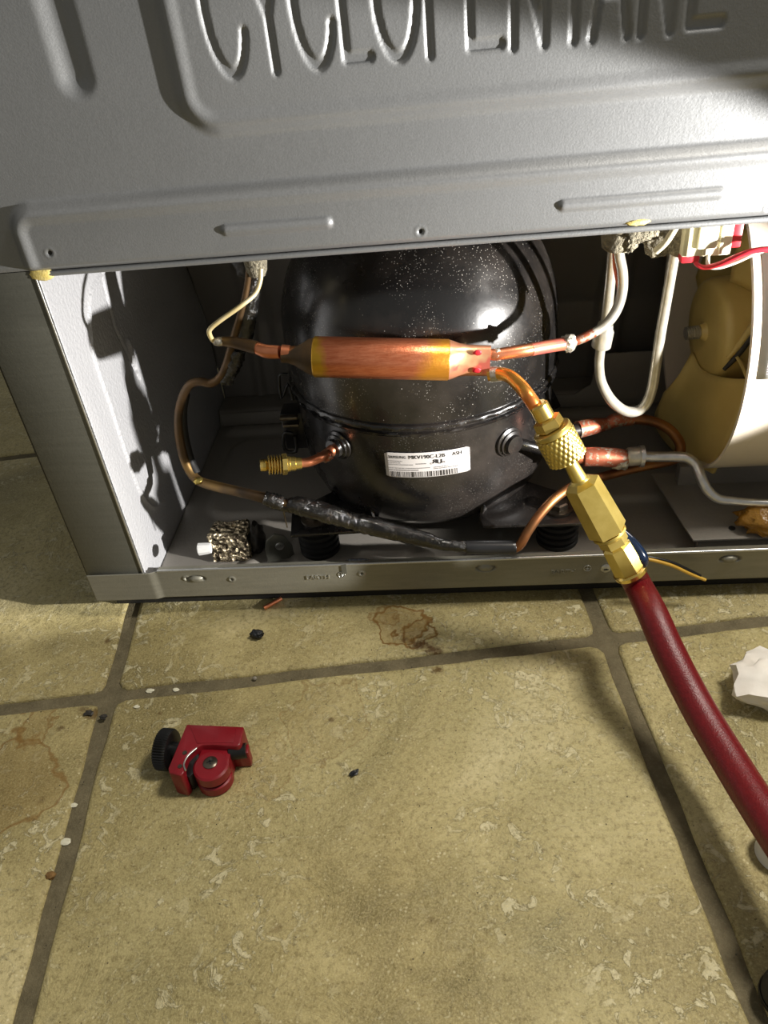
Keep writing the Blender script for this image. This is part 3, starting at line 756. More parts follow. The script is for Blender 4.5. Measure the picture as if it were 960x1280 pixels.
# wire retaining clip and relay bracket on the left flank
def wclip(pts, r=0.0011, Y=0.088): return [at(a, b, Y) for a, b in pts]
tube('cover_clip', wclip(((360, 468), (349, 470), (352, 498), (360, 480), (366, 500))), 0.0011, 'black_plastic', comp, k=3, seg=8)
box('relay_bracket', at(366, 540, 0.090) + Vector((-0.006, -0.003, -0.012)), at(366, 530, 0.090) + Vector((0.010, 0.012, 0.010)), 'black_plastic', comp, bev=0.001)
tube('cover_clip', wclip(((366, 542), (355, 542), (356, 562), (370, 564), (369, 545)), Y=0.082), 0.0013, 'black_plastic', comp, k=3, seg=8)
box('clip_tab', at(361, 522, 0.083) + Vector((-0.006, -0.002, -0.0012)), at(361, 522, 0.083) + Vector((0.006, 0.002, 0.0012)), 'dark_steel', comp, bev=0.0004)
box('clip_tab', at(363, 531, 0.083) + Vector((-0.005, -0.002, -0.0010)), at(363, 531, 0.083) + Vector((0.006, 0.002, 0.0010)), 'dark_steel', comp, bev=0.0004)
# feet: folded plates reaching over the rubber mounts
ML, MR = at(397, 664, 0.030), at(697, 654, 0.030)
for Mx in (ML.x, MR.x):
    s = -1 if Mx < CX else 1
    prism('mounting_foot', [(Mx - CX + s * 0.014, -0.086), (Mx - CX + s * 0.017, -0.060), (s * 0.050, -0.028), (s * 0.028, -0.052), (s * 0.035, -0.084)][::s], (CX, CY, 0.0485), (1, 0, 0), (0, 1, 0), (0, 0, 1), 0, 0.0022, 'black_shell', comp, bev=0.0006)
    prism('foot_web', [(0, 0), (0.026, 0.0), (0.022, 0.022), (0.004, 0.014)], (CX + s * 0.034, CY - 0.072, 0.050), (s * 0.0 + s * 0.5, 0.86, 0), (0, 0, 1), (0.86, -s * 0.5, 0), -0.0008, 0.0008, 'black_shell', comp)
for Mx in (ML.x, MR.x):
    s = -1 if Mx < CX else 1
    prism('mounting_foot', [(Mx - CX + s * 0.014, 0.086), (Mx - CX + s * 0.017, 0.060), (s * 0.050, 0.028), (s * 0.028, 0.052), (s * 0.035, 0.084)][::-s], (CX, CY, 0.0485), (1, 0, 0), (0, 1, 0), (0, 0, 1), 0, 0.0022, 'black_shell', comp, bev=0.0006)
# rubber mounts, each with its washer and bolt
def mount(x, y, lab):
    t = root('rubber_mount', lab, 'rubber mount', (x, y, 0.0245 if y > 0.1 else 0.0258), 'rubber mounts under the compressor')
    pr = [(0.0, 0.0125)]
    for k in range(4): pr += [(0.001 + k * 0.0048, 0.0132), (0.0034 + k * 0.0048, 0.0132), (0.0040 + k * 0.0048, 0.0112), (0.0052 + k * 0.0048, 0.0112)]
    pr += [(0.0222, 0.0120), (0.0224, 0.006)]
    z0 = t.location.z
    lathe('rubber_body', [(d, r) for d, r in pr], (x, y, z0), (0, 0, 1), 'black_rubber', t, seg=40)
    lathe('washer', [(0, 0.0092), (0.0016, 0.0092), (0.0016, 0.004)], (x, y, 0.0510), (0, 0, 1), 'bright_steel' if 0 else 'dark_steel', t, seg=32)
    lathe('bolt_head', [(0, 0.0062), (0.0034, 0.0062), (0.0042, 0.0050)], (x, y, 0.0526), (0, 0, 1), 'dark_steel', t, seg=6, ang=10)
mount(ML.x, 0.030, 'black rubber mount under the left front foot of the compressor')
mount(MR.x, 0.030, 'black rubber mount under the right front foot of the compressor')

# ================================================================== SERVICE VALVE (left stub)
VT = at(325, 582, 0.000); VB = at(378, 579, 0.006)
valve = root('service_valve', 'short brass threaded service valve on a copper stub left of the compressor', 'valve', VT)
ax = (VB - VT).normalized(); L = (VB - VT).length
D = L / 53.0
pr = [(0, 0.0030), (0.4 * D, 0.0034), (7 * D, 0.0036), (7.6 * D, 0.0034), (9 * D, 0.0026), (10 * D, 0.0026)]
lathe('valve_core', pr, VT, ax, 'brass', valve, seg=28)
thr = []
for k in range(5): thr += [(9.2 * D + k * 3.5 * D, 0.0036), (10.4 * D + k * 3.5 * D, 0.0058), (11.2 * D + k * 3.5 * D, 0.0058), (12.4 * D + k * 3.5 * D, 0.0036)]
lathe('thread', thr, VT, ax, 'brass', valve, seg=32, ang=25)
lathe('hex_collar', [(27 * D, 0.0050), (27.6 * D, 0.0062), (33.5 * D, 0.0062), (34.2 * D, 0.0050)], VT, ax, 'brass', valve, seg=6, ang=10)
lathe('valve_neck', [(34 * D, 0.0046), (37 * D, 0.0046), (37.6 * D, 0.0042), (44 * D, 0.0042), (44.5 * D, 0.0036), (52 * D, 0.0034)], VT, ax, 'brass', valve, seg=24)
st = [VT + ax * (50 * D), at(388, 577, 0.008), at(402, 571, 0.014), SL + nL * 0.010 + Vector((0, 0, -0.0006)), SL + nL * 0.0045]
tube('copper_stub', st, [0.0027, 0.0028, 0.0029, 0.0034, 0.0034], 'copper_bright', valve, seg=18, label='heat-pinked copper stub')
blob('solder_bead', st[2] * 0.45 + st[3] * 0.55 + Vector((0, -0.0004, -0.0006)), (0.0050, 0.0040, 0.0034), 'copper_braze', valve, rough=0.4, seed=4)

# ================================================================== FILTER DRIER
A = at(392, 446, -0.005); B = at(562, 450, -0.005)
drier = root('filter_drier', 'fat shiny copper filter drier lying across the front of the black compressor', 'filter drier', (A + B) / 2)
ax = (B - A).normalized(); LD = (B - A).length; r0 = 25.5 * depth((A + B) / 2) / FPX
lathe('drier_can', [(0, r0 * 0.93), (0.0008, r0), (LD - 0.0008, r0), (LD, r0 * 0.95)], A, ax, 'drier_copper', drier, seg=64, ang=50)
lathe('tapered_end', [(-0.0165, 0.0034), (-0.0130, 0.0036), (-0.0100, 0.0046), (-0.0060, 0.0068), (-0.0025, r0 * 0.86), (0.0004, r0 * 0.94)], A, ax, 'copper_oxide', drier, seg=48, label='brown heat-darkened tapered end', ang=60)
# right end: shoulder then squeezed into a flat twin outlet
def squeezed():
    a = ax.cross(Vector((0, 0, 1))).normalized(); b = a.cross(ax).normalized(); V = []; F = []; seg = 40
    prof = [(0, 1.0, 1.0), (0.0020, 0.92, 0.95), (0.0050, 0.72, 0.86), (0.0090, 0.58, 0.82), (0.0150, 0.50, 0.82), (0.0205, 0.48, 0.82)]
    for d, sa, sb in prof:
        for j in range(seg):
            th = 2 * math.pi * j / seg; c, s = math.cos(th), math.sin(th)
            pinch = 1 - 0.34 * (abs(c) ** 3) * min(d / 0.009, 1)
            V.append(B + ax * (d - 0.0002) + a * (c * r0 * sa * 0.97 * pinch) + b * (s * r0 * sb * 0.97))
    for i in range(len(prof) - 1):
        for j in range(seg): F.append((i * seg + j, i * seg + (j + 1) % seg, (i + 1) * seg + (j + 1) % seg, (i + 1) * seg + j))
    F.append(tuple((len(prof) - 1) * seg + j for j in range(seg))); F.append(tuple(range(seg))[::-1])
    return mesh('squeezed', V, F)
sq = link_mesh('twin_outlet', squeezed(), 'neck_copper', drier, label='flattened copper outlet with red flux stains'); auto(sq.data, 60)
for q in ((597, 441), (596, 463)):
    p = at(q[0], q[1], -0.005 - r0 * 0.46); blob('crimp_mark', p, (0.0022, 0.0006, 0.0015), 'red_plastic', drier, sub=2, seed=q[1])
# inlet pipe of the drier, a joint at each end
inl = root('inlet_joint', 'copper tube stub brazed between the drier and the capillary tube at its left end', 'pipe', at(325, 438, -0.012))
ptube('copper_pipe', [(378, 441, -0.004, 17), (366, 441, -0.004, 17), (358, 441, -0.004, 17)], 'copper_dull', inl)
ptube('bright_band', [(362, 441, -0.004, 19), (352, 440, -0.004, 19)], 'copper_bright', inl, k=1, label='bright pink copper band')
ptube('bright_band', [(350, 440, -0.0035, 16), (344, 440, -0.003, 17), (332, 439, -0.002, 17), (318, 434, 0.001, 15), (306, 431, 0.003, 14)], 'copper_bright', inl)
ptube('copper_pipe', [(322, 435, 0.000, 17), (306, 431, 0.003, 16), (292, 428, 0.005, 14), (280, 427, 0.007, 12), (270, 427, 0.008, 10)], 'copper_oxide', inl)
blob('solder_bead', at(275, 427, 0.007), (0.0036, 0.003, 0.0024), 'solder', inl, seed=8)

# capillary tube
cap = tube('capillary_tube', [at(a, b, c) for a, b, c in ((326, 336, 0.020), (325, 352, 0.018), (318, 368, 0.015), (300, 383, 0.010), (276, 400, 0.007), (263, 411, 0.006), (262, 418, 0.006), (267, 426, 0.007), (276, 428, 0.007))], 0.0013, 'cap_wire', seg=12)
tag(cap, 'thin pale yellow capillary tube bent into the left end of the copper drier', 'pipe'); center_origin(cap)

# ================================================================== SUCTION LINE (taped)
suc = root('suction_line', 'long brown copper suction pipe wrapped in black tape looping round the left of the bay', 'pipe', at(330, 625, 0.004))
top = [(318, 330, 0.046, 17), (316, 352, 0.046, 20), (312, 380, 0.045, 23), (306, 405, 0.045, 26), (300, 432, 0.044, 26)]
ptube('tape_wrap', [(a, b, c, w) for a, b, c, w in top], 'black_tape', suc, jag=0.14, k=8, seg=22, label='shiny black tape with pale threads')
ptube('bare_pipe', [(311, 336, 0.040, 8), (309, 356, 0.040, 8), (304, 380, 0.039, 8), (297, 405, 0.039, 9), (290, 430, 0.039, 10), (284, 452, 0.039, 10), (276, 470, 0.040, 10), (264, 479, 0.041, 11), (250, 477, 0.042, 11), (237, 481, 0.043, 11),
                    (227, 500, 0.044, 11), (223, 525, 0.044, 11), (226, 556, 0.043, 12), (234, 582, 0.041, 12), (247, 600, 0.036, 12), (270, 608, 0.026, 13), (300, 615, 0.014, 13), (336, 624, 0.004, 14), (360, 631, 0.000, 12), (400, 642, -0.001, 12), (450, 654, -0.002, 12), (520, 676, 0.000, 11), (600, 684, 0.000, 10)], 'copper_oxide', suc, k=5, seg=18)
ptube('tape_wrap', [(296, 436, 0.043, 24), (292, 452, 0.042, 22), (286, 466, 0.042, 19), (279, 477, 0.042, 14)], 'black_tape', suc, jag=0.3, seg=18)
blob('tape_flap', at(284, 472, 0.041), (0.0045, 0.0025, 0.0050), 'black_tape', suc, seed=6, rough=0.5)
ptube('rubber_sleeve', [(231, 492, 0.0465, 13), (227, 515, 0.0465, 14), (229, 545, 0.0465, 14), (237, 575, 0.044, 13), (245, 592, 0.040, 13)], 'black_rubber', suc, seg=14)
blob('solder_bead', at(248, 601, 0.032), (0.0034, 0.0030, 0.0020), 'brass_dull', suc, seed=9)
ptube('tape_wrap', [(330, 622, 0.001, 17), (345, 627, 0.001, 20), (358, 632, 0.001, 17), (372, 632, 0.000, 23), (395, 638, -0.001, 25), (420, 645, -0.002, 24), (440, 651, -0.002, 22), (455, 655, -0.002, 24), (490, 664, -0.001, 22), (530, 674, 0.000, 19), (556, 681, 0.000, 14), (592, 684, 0.000, 14)], 'black_tape', suc, jag=0.16, k=8, seg=22)
ptube('end_sleeve', [(583, 684, 0.000, 17), (600, 684, 0.000, 18), (640, 684, 0.000, 18), (645, 684, 0.000, 17)], 'black_plastic', suc, k=3, label='glossy black shrink sleeve')
ptube('thread_end', [(354, 636, -0.001, 2), (357, 650, -0.001, 2), (359, 659, 0.0, 2)], 'dark_steel', suc, seg=6)
ptube('copper_pipe', [(640, 687, 0.0, 12), (650, 681, -0.001, 12), (660, 664, 0.001, 12), (675, 643, 0.006, 12), (695, 622, 0.014, 12), (720, 606, 0.026, 12), (760, 594, 0.045, 12), (800, 584, 0.054, 12), (835, 577, 0.060, 12), (848, 570, 0.064, 13), (850, 555, 0.068, 13), (838, 538, 0.072, 13), (820, 528, 0.074, 13), (800, 524, 0.075, 14), (786, 524, 0.075, 14)], 'copper_dull', suc, k=6, seg=18)
ptube('brazed_joint', [(790, 524, 0.075, 16), (770, 525, 0.072, 18), (758, 530, 0.070, 16), (740, 533, 0.066, 21), (722, 537, 0.062, 22)], 'copper_braze', suc, k=4, seg=20, label='orange copper joint with grey solder')
# stub hidden behind the brass coupler that leaves the compressor
ptube('black_stub', [(730, 536, 0.064, 17), (705, 541, 0.056, 16), (690, 544, 0.052, 16)], 'black_shell', suc)
# foam plug at the top of the suction line
fp = root('foam_plug', 'pale grey foam plug where the taped pipe enters above the bay', 'foam plug', at(322, 342, 0.040))
lathe('foam_body', [(0, 0.0042), (0.003, 0.0056), (0.010, 0.0066), (0.017, 0.0068)], at(322, 345, 0.040), (0.02, 0.1, 1), 'foam_grey', fp, seg=24)
fp2 = blob('pipe_putty', at(309, 331, 0.050), (0.0075, 0.005, 0.0075), 'putty_dark', fp, seed=12)

# ================================================================== SILVER DISCHARGE LINE
dis = root('discharge_line', 'bright silver pipe bending from a brazed copper joint toward the fan', 'pipe', at(790, 572, 0.048))
ptube('black_stub', [(SR and 640, 552, 0.036, 15), (660, 557, 0.036, 14), (690, 565, 0.040, 14), (715, 571, 0.044, 14)], 'black_shell', dis)
ptube('copper_collar', [(708, 571, 0.044, 18), (731, 571, 0.046, 18)], 'copper_bright', dis, k=1)
ptube('brazed_joint', [(729, 571, 0.046, 22), (732, 571, 0.046, 24), (750, 571, 0.046, 24), (774, 573, 0.048, 25), (784, 574, 0.049, 20)], 'copper_braze', dis, k=4, seg=24, label='copper coupling smeared with silver solder')
blob('solder_bead', at(775, 578, 0.046), (0.0065, 0.005, 0.0045), 'solder', dis, seed=14, rough=0.4)
ptube('steel_collar', [(783, 571, 0.049, 21), (786, 571, 0.049, 24), (800, 570, 0.050, 24), (802, 570, 0.050, 20)], 'pipe_white', dis, k=1, seg=28)
ptube('collar_ring', [(799, 570, 0.050, 28), (804, 570, 0.050, 28)], 'pipe_silver', dis, k=1, seg=28)
ptube('silver_pipe', [(800, 570, 0.050, 14), (820, 571, 0.050, 13), (845, 571, 0.049, 13), (860, 573, 0.047, 13), (870, 582, 0.043, 13), (876, 596, 0.036, 13), (884, 612, 0.030, 13), (897, 623, 0.026, 12), (915, 626, 0.024, 11), (940, 628, 0.022, 10), (975, 629, 0.020, 10), (1040, 628, 0.02, 10)], 'pipe_silver', dis, k=7, seg=20)

# ================================================================== WHITE U-BEND LINE
ub = root('u_bend_pipe', 'pale grey steel pipe bent in a deep U hanging right of the compressor', 'pipe', at(790, 518, 0.045))
ptube('steel_pipe', [(768, 290, 0.030, 13), (766, 315, 0.031, 13), (762, 360, 0.034, 13), (757, 405, 0.038, 13), (752, 435, 0.040, 13)], 'pipe_white', ub, k=5)
lathe('pipe_collar', [(0, 0.0040), (0.001, 0.0054), (0.010, 0.0054), (0.0115, 0.0046), (0.015, 0.0040)], at(751, 434, 0.040), (at(757, 405, 0.038) - at(751, 434, 0.040)), 'pipe_white', ub, seg=32)
ptube('steel_pipe', [(751, 434, 0.040, 12), (749, 455, 0.041, 12), (752, 478, 0.042, 12), (764, 500, 0.043, 13), (780, 513, 0.044, 13), (796, 514, 0.045, 13), (808, 504, 0.045, 13), (815, 485, 0.044, 13), (820, 455, 0.042, 13), (826, 415, 0.038, 13), (834, 370, 0.033, 13), (842, 325, 0.028, 13), (848, 290, 0.024, 13)], 'pipe_white', ub, k=6, seg=20)

# process line from the drier's upper outlet up to the foam
proc = root('liquid_line', 'pink and white pipe from the upper outlet of the copper drier up into the foam', 'pipe', at(700, 430, 0.0))
ptube('copper_pipe', [(612, 443, -0.005, 14), (622, 443, -0.005, 15), (650, 439, -0.003, 16), (668, 436, 0.000, 16)], 'copper_bright', proc)
ptube('pink_pipe', [(664, 437, -0.001, 16), (685, 433, 0.003, 16), (704, 430, 0.006, 16)], 'copper_pink', proc, label='bright pink stained length of pipe')
blob('solder_bead', at(710, 429, 0.007), (0.0045, 0.0035, 0.0044), 'solder', proc, seed=16, rough=0.45)
ptube('brazed_end', [(714, 428, 0.008, 11), (728, 423, 0.009, 12), (742, 416, 0.012, 12)], 'copper_braze', proc)
ptube('steel_pipe', [(738, 418, 0.011, 11), (752, 410, 0.014, 12), (764, 398, 0.017, 13), (773, 382, 0.019, 13), (778, 362, 0.020, 13), (778, 340, 0.020, 13), (774, 318, 0.020, 13), (772, 290, 0.020, 13)], 'pipe_white', proc, k=6, seg=18)
blob('solder_bead', at(622, 443, -0.005), (0.003, 0.003, 0.0032), 'solder', proc, seed=17, rough=0.3)
cw = tube('capillary_tube', [at(a, b, 0.0225) for a, b in ((768, 300), (768, 330), (773, 360), (774, 385))], 0.0009, 'copper_pink', seg=8)
tag(cw, 'hair-thin reddish tube running between the two white pipes under the foam', 'pipe'); center_origin(cw)

# ================================================================== FOAM WRAPS, CONNECTOR, WIRES
fa = root('foam_wrap', 'crumbling grey foam wrap around the paired white pipes', 'foam wrap', at(779, 300, 0.022), 'foam wraps on the pipes')
lathe('foam_body', [(0, 0.0068), (0.002, 0.0088), (0.007, 0.0094), (0.013, 0.0098), (0.018, 0.0092)], at(773, 312, 0.022), (0.05, 0.05, 1), 'foam_grey', fa, seg=30, fn=lambda i, j, th, r: r * (1 + 0.07 * math.sin(3 * th + i) + 0.04 * math.sin(7 * th)))
blob('foam_crumb', at(798, 290, 0.018), (0.011, 0.006, 0.0042), 'foam_grey', fa, seed=21, rough=0.5)
blob('foam_crumb', at(788, 306, 0.014), (0.0022, 0.002, 0.0036), 'foam_grey', fa, seed=22, rough=0.5)
fb = root('foam_wrap', 'grey foam wrap with a slanting cream rib around the single white pipe', 'foam wrap', at(845, 305, 0.028), 'foam wraps on the pipes')
lathe('foam_body', [(0, 0.0058), (0.003, 0.0080), (0.009, 0.0094), (0.015, 0.0102), (0.021, 0.0102)], at(843, 318, 0.026), (0.42, 0.1, 1), 'foam_grey', fb, seg=30, fn=lambda i, j, th, r: r * (1 + 0.06 * math.sin(3 * th + i)))
blob('foam_lobe', at(824, 302, 0.026), (0.0075, 0.006, 0.0080), 'foam_grey', fb, seed=24, rough=0.35)
ptube('cream_rib', [(820, 314, 0.016, 9), (832, 303, 0.013, 9), (842, 288, 0.012, 9), (849, 276, 0.012, 9)], 'foam_cream', fb)
plug = root('wire_connector', 'cream plastic wire connector with red ends hanging beside the fan', 'connector', at(885, 300, 0.020))
c0 = at(884, 294, 0.020)
box('connector_housing', c0 + Vector((-0.0125, -0.006, -0.0085)), c0 + Vector((0.0105, 0.006, 0.0095)), 'cream_plastic', plug, bev=0.0012)
box('latch', c0 + Vector((-0.006, -0.0080, -0.004)), c0 + Vector((0.003, -0.0055, 0.007)), 'cream_plastic', plug, bev=0.0006)
for k in range(3):
    box('rib', c0 + Vector((-0.0105 + k * 0.0075, -0.0070, -0.0075)), c0 + Vector((-0.0090 + k * 0.0075, -0.0058, 0.0085)), 'cream_plastic', plug, bev=0.0003)
box('red_end', c0 + Vector((0.0100, -0.0050, -0.0055)), c0 + Vector((0.0150, 0.0050, 0.0065)), 'red_plastic', plug, bev=0.0008)
box('red_end', at(862, 321, 0.018) + Vector((-0.005, -0.004, -0.002)), at(862, 321, 0.018) + Vector((0.004, 0.003, 0.0025)), 'red_plastic', plug, bev=0.0012)
wr = ptube('red_wire', [(865, 320, 0.017, 5), (872, 331, 0.014, 6), (882, 334, 0.012, 6), (900, 330, 0.008, 7), (925, 319, 0.004, 7), (945, 313, 0.0025, 7), (975, 312, 0.002, 7), (1020, 318, 0.002, 7)], 'red_wire', seg=10)
tag(wr, 'red insulated wire curving from the cream connector to the right', 'wire'); center_origin(wr)
ww = ptube('white_wire', [(888, 309, 0.016, 5), (885, 322, 0.014, 5), (886, 333, 0.012, 5), (900, 334, 0.010, 5), (920, 327, 0.008, 6), (945, 316, 0.005, 6), (975, 308, 0.005, 6), (1020, 306, 0.005, 6)], 'white_wire', seg=10)
tag(ww, 'cream insulated wire under the red wire beside the connector', 'wire'); center_origin(ww)

# ================================================================== CONDENSER FAN
X0, YC, ZC, RR = 0.150, 0.100, 0.140, 0.090
fan = root('condenser_fan', 'tan plastic fan in a cream steel duct ring at the right of the bay', 'fan', (0.17, YC, ZC))
HC = at(866, 416, 0.095)
HX0 = HC.x + 0.0085; HCY, HCZ = 0.100, HC.z - 0.002
HR = 0.0325
lathe('fan_hub', [(0, 0.004), (0.0004, 0.020), (0.0008, 0.0285), (0.0026, 0.0312), (0.006, HR), (0.060, HR), (0.062, 0.02)], (HX0, HCY, HCZ), (1, 0.10, 0), 'fan_plastic', fan, seg=64, ang=50)
lathe('hub_boss', [(-0.0030, 0.0042), (0.0, 0.0058), (0.001, 0.007)], (HX0, HCY, HCZ), (1, 0.10, 0), 'fan_plastic', fan, seg=24)
thr = []
for k in range(6): thr += [(-0.0105 + k * 0.0015, 0.0032), (-0.0100 + k * 0.0015, 0.0043), (-0.0094 + k * 0.0015, 0.0032)]
lathe('threaded_shaft', [(-0.0118, 0.0030), (-0.0116, 0.0040)] + thr + [(0, 0.0028)], (HX0, HCY, HCZ), (1, 0.10, 0), 'pipe_white', fan, seg=24)
def blade(a0, span=70, twist=0.030):
    V = []; F = []; na, nr = 14, 8
    for i in range(na + 1):
        for j in range(nr + 1):
            t = i / na; s = j / nr
            r = HR * 0.93 + (0.084 - HR) * s
            wid = math.sin(math.pi * min(max(t, 0.0), 1.0)) if 0 else 1
            a = math.radians(a0 + span * (t - 0.5) * (0.72 + 0.50 * s - 0.25 * s * s * abs(2 * t - 1)) + 14 * s)
            rr = r - 0.016 * s * abs(2 * t - 1) ** 3
            x = HX0 + 0.010 + twist * t * (0.6 + 0.5 * s) + 0.003 * math.sin(math.pi * t)
            V.append((x, HCY + rr * math.cos(a), HCZ + rr * math.sin(a)))
    for i in range(na):
        for j in range(nr): F.append((i * (nr + 1) + j, i * (nr + 1) + j + 1, (i + 1) * (nr + 1) + j + 1, (i + 1) * (nr + 1) + j))
    o = link_mesh('fan_blade', mesh('blade', V, F), 'fan_plastic', fan)
    m = o.modifiers.new('t', 'SOLIDIFY'); m.thickness = 0.0018; m.offset = 0
for a in (28, 118, 208): blade(a)
# the big paddle hanging toward the compressor: hub edge to rounded tip
rootc = [atx(866, 440, 0.152), atx(878, 462, 0.154), atx(905, 472, 0.158), atx(940, 474, 0.166)]
midc = [atx(846, 472, 0.143), atx(850, 505, 0.147), atx(885, 525, 0.155), atx(925, 520, 0.164)]
tipc = [atx(830, 490, 0.138), atx(819, 528, 0.140), atx(846, 566, 0.148), atx(892, 592, 0.158)]
R_, M_, T_ = catmull(rootc, 6), catmull(midc, 6), catmull(tipc, 6); V = []; F = []
for i in range(len(R_)):
    for j in range(9):
        t = j / 8; V.append(R_[i] * (1 - t) ** 2 + (2 * M_[i] - 0.5 * (R_[i] + T_[i])) * 2 * t * (1 - t) + T_[i] * t * t)
for i in range(len(R_) - 1):
    for j in range(8): F.append((i * 9 + j, i * 9 + j + 1, (i + 1) * 9 + j + 1, (i + 1) * 9 + j))
bo = link_mesh('fan_blade', mesh('blade', V, F), 'fan_plastic', fan); m = bo.modifiers.new('t', 'SOLIDIFY'); m.thickness = 0.0018; m.offset = 0
# raised fold on the hub where a blade is rooted
fr = tube('hub_rib', [atx(908, 447, HX0 + 0.020) * 0.0 + at(910, 447, 0.070), at(925, 430, 0.069), at(945, 402, 0.068), at(960, 385, 0.068)], [0.0016, 0.0022, 0.0022, 0.002], 'fan_plastic', fan, seg=10)
tube('hub_slot', [at(905, 462, 0.0695), at(922, 444, 0.068), at(946, 412, 0.067), at(962, 394, 0.067)], [0.0012, 0.0018, 0.0020, 0.002], 'putty_dark', fan, seg=8)
# shroud: duct ring with its mounting face
shr = fan   # the fan is bolted into its duct ring: one assembly
V = []; F = []; seg = 96; prof = [(0.0, RR), (-0.0008, RR + 0.0012), (0.0, RR + 0.0022), (0.030, RR + 0.0022), (0.085, RR + 0.0022), (0.085, RR), (0.030, RR)]
for d, r in prof:
    for j in range(seg):
        th = 2 * math.pi * j / seg; V.append((X0 + d, YC + r * math.cos(th), ZC + r * math.sin(th)))
n = len(prof)
for i in range(n):
    for j in range(seg): F.append((i * seg + j, i * seg + (j + 1) % seg, ((i + 1) % n) * seg + (j + 1) % seg, ((i + 1) % n) * seg + j))
o = link_mesh('duct_ring', mesh('ring', V, F), 'shroud_steel', shr); auto(o.data, 50)
def duct(phi, x, off=0.0):  # phi: 0 faces the camera side (-y), positive up
    r = RR + 0.0022 + off; return Vector((X0 + x, YC - r * math.cos(phi), ZC + r * math.sin(phi)))
V = []; F = []
p0, p1, xa, xb = 0.07, 0.80, 0.0045, 0.036
for k in range(17):
    ph = p0 + (p1 - p0) * k / 16
    V += [duct(ph, xa, 0.0004), duct(ph, xb, 0.0004)]
F = [(2 * k, 2 * k + 1, 2 * k + 3, 2 * k + 2) for k in range(16)]
sl = link_mesh('sticker', mesh('s', V, F), 'white_plastic', shr, label='white barcode sticker on the shroud'); m_ = sl.modifiers.new('t', 'SOLIDIFY'); m_.thickness = 0.0002
bl = []
ph = p0 + 0.03
def drect(pa, pb, a, b): return [duct(pa, a, 0.0008), duct(pa, b, 0.0008), duct(pb, b, 0.0008), duct(pb, a, 0.0008)], [(0, 1, 2, 3)]
for k in range(10):
    w = random.choice((0.006, 0.010, 0.014)); bl.append(drect(ph, ph + w, xa + 0.004, xa + 0.014)); ph += w + random.choice((0.008, 0.012))
link_mesh('barcode', mesh('b', *merge(bl)), 'ink_grey', sl, smooth=False)
V, F = text_tris('5.T.00.000', 0.0062, 0)
V = [duct(0.36 + v[0] / (RR + .002), xa + 0.012 - v[1], 0.0008) for v in V]
link_mesh('printed_number', mesh('n', V, F), 'ink_grey', sl, smooth=False)
# foot bracket of the shroud
g = at(915, 660, 0.030)
prism('foot_plate', [(0.138, 0.012), (0.24, 0.012), (0.24, 0.085), (0.128, 0.085)], (0, 0, 0.0345), (1, 0, 0), (0, 1, 0), (0, 0, 1), 0, 0.0016, 'plate_steel', shr, bev=0.0005)
box('foot_riser', (0.142, 0.014, 0.0235), (0.235, 0.020, 0.0347), 'bay_steel', shr, bev=0.0008)
box('foot_riser', (0.142, 0.070, 0.0235), (0.235, 0.078, 0.0505), 'bay_steel', shr, bev=0.0008)
h_ = fl(915, 660, 0.0365); lathe('screw_hole', [(0, 0.0020), (0.0004, 0.0020)], h_ - Vector((0, 0, 0.0002)), (0, 0, 1), 'black_rubber', shr, seg=16)
at_ = blob('amber_tape', (0.183, 0.020, 0.044), (0.017, 0.010, 0.010), 'amber_tape', None, seed=30, rough=0.5)
tag(at_, 'crumpled amber tape lump on the bracket at the lower right of the bay', 'tape'); center_origin(at_)

# ================================================================== BUTYL PAD WITH WHITE BOLT
pad = root('butyl_pad', 'crinkled foil-covered putty block in the left front corner of the base plate', 'pad', at(285, 690, 0.018))
pc = fl(291, 698, 0.024)
bm = bmesh.new(); bmesh.ops.create_cube(bm, size=1); bmesh.ops.subdivide_edges(bm, edges=bm.edges[:], cuts=9, use_grid_fill=True)
from mathutils import noise as mn
for v in bm.verts:
    q = v.co.copy(); v.co = Vector((q.x * 0.0255, q.y * 0.017, q.z * 0.021 + 0.0105 + 0.0005))
    v.co += q.normalized() * 0.0016 * mn.noise(v.co * 260) + q.normalized() * 0.001 * mn.noise(v.co * 700)
    v.co += Vector((pc.x, pc.y + 0.007, 0.0225))
me = bpy.data.meshes.new('pad'); bm.to_mesh(me); bm.free()
link_mesh('foil_block', me, 'butyl_foil', pad, smooth=False)
blob('putty_edge', (pc.x + 0.0165, pc.y + 0.010, 0.033), (0.0050, 0.009, 0.0110), 'putty_dark', pad, seed=31, rough=0.3)
bp = at(259, 685, 0.012)
lathe('white_bolt', [(0, 0.0028), (0.0008, 0.0042), (0.0060, 0.0039), (0.0085, 0.0034)], bp + Vector((-0.006, -0.001, 0)), (1, 0.1, 0), 'white_plastic', pad, seg=10, ang=20)
bb = root('seam_bracket', 'upright steel bracket with a rounded ear beside the foil putty block', 'bracket', (pc.x + 0.029, 0.020, 0.0235))
b0 = Vector((pc.x + 0.025, 0.020, 0.0235))
prism('bracket_ear', [(0, 0), (0.018, 0), (0.018, 0.010), (0.014, 0.019), (0.008, 0.022), (0.002, 0.018), (0, 0.010)], b0, (0.96, 0.28, 0), (0, 0, 1), (-0.28, 0.96, 0), 0, 0.0016, 'flange_steel', bb, bev=0.0004)
lathe('rivet', [(0, 0.0030), (0.0010, 0.0026), (0.0014, 0.0012)], b0 + Vector((0.0095, 0.0025, 0.012)), (0.28, -0.96, 0), 'bright_steel', bb, seg=20)

